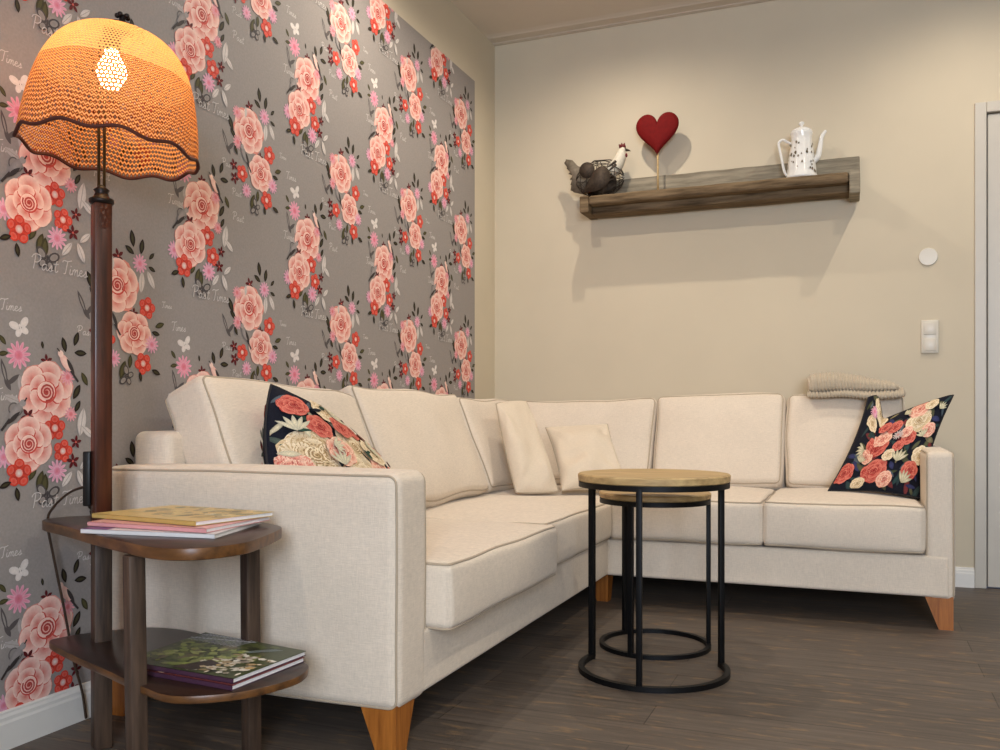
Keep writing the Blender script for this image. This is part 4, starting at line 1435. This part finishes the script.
wr.add(tube([HB + Vector((-0.075, -0.0, 0.07)), HB + Vector((-0.03, 0, 0.098)), HB + Vector((0.05, 0, 0.095)), HB + Vector((0.1, 0, 0.08))], 0.003, 6))
wr.add(tube([HB + Vector((0.07 * cos(2 * pi * i / 20), 0.045 * sin(2 * pi * i / 20), -0.095)) for i in range(20)], 0.003, 6, True))
wr.build('wire_body', M['wire'], hn_t)
def sheet(outline, th, place):
    """outline in (x, z), given real thickness and a gentle curve by place()"""
    n = len(outline)
    cx_ = sum(p[0] for p in outline) / n; cz_ = sum(p[1] for p in outline) / n
    V = []
    for s_ in (-th / 2, th / 2):
        V.append(place(cx_, cz_, s_ * 3))
        V += [place(x, z, s_) for x, z in outline]
    F = []
    for i in range(n):
        j = (i + 1) % n
        F += [(0, 1 + i, 1 + j), (n + 1, n + 2 + j, n + 2 + i), (1 + i, 1 + j, n + 2 + j, n + 2 + i)]
    return V, F
wing = [(-0.095, -0.052), (-0.055, -0.066), (0.0, -0.062), (0.04, -0.035), (0.052, 0.008), (0.042, 0.042), (0.015, 0.056), (-0.02, 0.040), (-0.055, 0.0)]
wing_s = [(p.x, p.y) for p in catmull([(x, z, 0) for x, z in wing], 4)]
for sg in (-1, 1):
    pl = lambda x, z, d, sg=sg: HB + Vector((0.018 + x, sg * (0.082 - 0.6 * (x - 0.0) ** 2 * 8) + d, -0.012 + z))
    v, f = sheet(wing_s, 0.004, pl)
    mesh_obj('wing', v, f, M['rust'], hn_t)
v, f = sheet([(0.040 * cos(2 * pi * i / 24), 0.040 * sin(2 * pi * i / 24)) for i in range(24)], 0.005, lambda x, z, d: HB + Vector((-0.048 + x, -0.072 + d, 0.034 + z)))
mesh_obj('haunch', v, f, M['rust'], hn_t)
tl = []
for i in range(25):
    t = i / 24
    x = -0.180 + 0.042 * t + 0.014 * sin(pi * t); z = 0.120 - 0.175 * t
    b_ = -0.017 * (1 - abs(cos(pi * 6 * t)))
    tl.append((x + b_, z + b_ * 0.2))
tl += [(-0.085, -0.070), (-0.04, -0.06), (-0.02, 0.0), (-0.03, 0.055), (-0.075, 0.066), (-0.115, 0.078), (-0.145, 0.112)]
v, f = sheet(tl, 0.004, lambda x, z, d: HB + Vector((x, d - 0.005, z)))
mesh_obj('tail', v, f, M['tail'], hn_t)
# breast, neck and head
nk = MB()
path = [HB + Vector(q) for q in ((0.055, 0, 0.035), (0.085, 0, 0.06), (0.105, 0, 0.095), (0.112, 0, 0.122), (0.118, 0, 0.140))]
rad = [0.034, 0.032, 0.024, 0.019, 0.014]
pp = catmull(path, 5, False)
nk.add(tube(pp, lambda t: 0.040 - 0.022 * t if t < 0.75 else 0.0235 - 0.020 * (t - 0.75) * 2, 14))
nk.add(lathe([(0.001, -0.017), (0.012, -0.012), (0.017, 0), (0.012, 0.012), (0.001, 0.017)], HB + Vector((0.119, 0, 0.135)), 14))
nk.build('neck', M['hen'], hn_t)
nf = MB()
for k in range(9):
    a = 2 * pi * k / 9
    c0 = HB + Vector((0.072, 0, 0.048))
    nf.add(tube([c0 + Vector((0.02, cos(a) * 0.032, sin(a) * 0.024 + 0.02)), c0 + Vector((-0.004, cos(a) * 0.040, sin(a) * 0.030)), c0 + Vector((-0.022, cos(a) * 0.040, sin(a) * 0.034 - 0.012))], lambda t: 0.008 * (1 - t * 0.8), 6))
nf.build('collar_feathers', M['rust'], hn_t)
cb = [(-0.016, 0.0), (-0.020, 0.020), (-0.010, 0.013), (-0.004, 0.026), (0.004, 0.014), (0.012, 0.024), (0.015, 0.010), (0.018, 0.0)]
v, f = sheet(cb, 0.006, lambda x, z, d: HB + Vector((0.118 + x, d, 0.148 + z)))
cm = MB().add((v, f))
MB().add(lathe([(0.001, -0.014), (0.007, -0.008), (0.006, 0.003), (0.001, 0.008)], HB + Vector((0.137, 0, 0.112)), 10)).build('wattle', M['comb'], hn_t)
cm.build('comb', M['comb'], hn_t)
MB().add(tube([HB + Vector((0.130, 0, 0.138)), HB + Vector((0.150, 0, 0.132)), HB + Vector((0.160, 0, 0.127))], lambda t: 0.008 * (1 - t) + 0.0008, 8)).build('beak', M['rust'], hn_t)

# white coffee pot
pc = Vector((1.603, -0.105, SZ))
pot = thing('coffee_pot', 'tall white porcelain coffee pot with grey decoration at the right of the wall shelf', 'coffee pot', pc)
flute = lambda a, z: 1 + 0.022 * cos(10 * a) * (1 if 0.02 < z < 0.2 else 0)
v, f = lathe([(0.062, 0.0), (0.071, 0.004), (0.072, 0.014), (0.066, 0.026), (0.064, 0.05), (0.060, 0.09), (0.054, 0.13), (0.048, 0.165), (0.0455, 0.19), (0.047, 0.208), (0.051, 0.218), (0.051, 0.223), (0.044, 0.224)], pc, 60, flute)
pot_v, pot_f = v, f
v, f = lathe([(0.046, 0.222), (0.049, 0.226), (0.046, 0.233), (0.032, 0.243), (0.016, 0.249), (0.007, 0.252), (0.006, 0.257), (0.012, 0.263), (0.013, 0.270), (0.007, 0.276), (0.001, 0.277)], pc, 32)
mesh_obj('lid', v, f, M['porcelain'], pot)
MB().add(tube(catmull([pc + Vector(q) for q in ((0.050, 0, 0.085), (0.072, 0, 0.105), (0.082, 0, 0.15), (0.090, 0, 0.195), (0.108, 0, 0.222))], 6, False), lambda t: 0.017 - 0.010 * t, 12)).build('spout', M['porcelain'], pot)
MB().add(tube(catmull([pc + Vector(q) for q in ((-0.046, 0, 0.175), (-0.066, 0, 0.188), (-0.086, 0, 0.200), (-0.103, 0, 0.185), (-0.098, 0, 0.15), (-0.088, 0, 0.10), (-0.078, 0, 0.05), (-0.066, 0, 0.028))], 6, False), 0.0062, 10)).build('handle', M['porcelain'], pot)
dc = MB()
rnd = random.Random(4)
for i in range(34):
    a = rnd.uniform(-2.9, -0.2); z = rnd.choice([rnd.uniform(0.07, 0.17), rnd.uniform(0.07, 0.17), rnd.uniform(0.02, 0.06)])
    r = 0.066 - 0.115 * max(0, z - 0.04) + 0.0018
    s_ = rnd.uniform(0.003, 0.007)
    c0 = pc + Vector((r * cos(a), r * sin(a), z))
    tn = Vector((-sin(a), cos(a), 0)); no = Vector((cos(a), sin(a), 0))
    g = rnd.uniform(0, 3)
    dc.add(([c0 + tn * (s_ * cos(g + q)) * (1 if q % 2 else 0.6) + Vector((0, 0, s_ * sin(g + q) * 1.3)) + no * 0.0004 for q in range(6)], [(0, 1, 2, 3, 4, 5)]))
nb = len(pot_f)
body = MB().add((pot_v, pot_f)).add((dc.v, dc.f)).build('body', M['porcelain'], pot)
body.data.materials.append(M['silverdecor'])
for p in body.data.polygons:
    if p.index >= nb: p.material_index = 1

# ------------------------------------------------------------------ fittings on the rear wall
sw = thing('light_switch', 'double white switch plate on the cream wall left of the door', 'light switch', (2.156, 0, 1.135))
MB().add(box(2.119, 2.192, -0.011, 0, 1.062, 1.214, 0.003)).build('frame', M['switch'], sw)
for (z0, z1) in ((1.146, 1.204), (1.072, 1.130)):
    MB().add(box(2.129, 2.182, -0.0145, -0.009, z0, z1, 0.003)).build('rocker', M['switch'], sw)
bm = lathe([(0.041, 0), (0.041, 0.004), (0.038, 0.007), (0.001, 0.0078)], (0, 0, 0), 36)
v = [Vector((2.149 + p.x, -p.z, 1.505 + p.y)) for p in bm[0]]
tag(mesh_obj('wall_cover_plate', v, bm[1], M['switch'], None, auto=40, org=(2.149, 0, 1.505)), 'round white cover plate high on the cream wall by the door', 'cover plate')
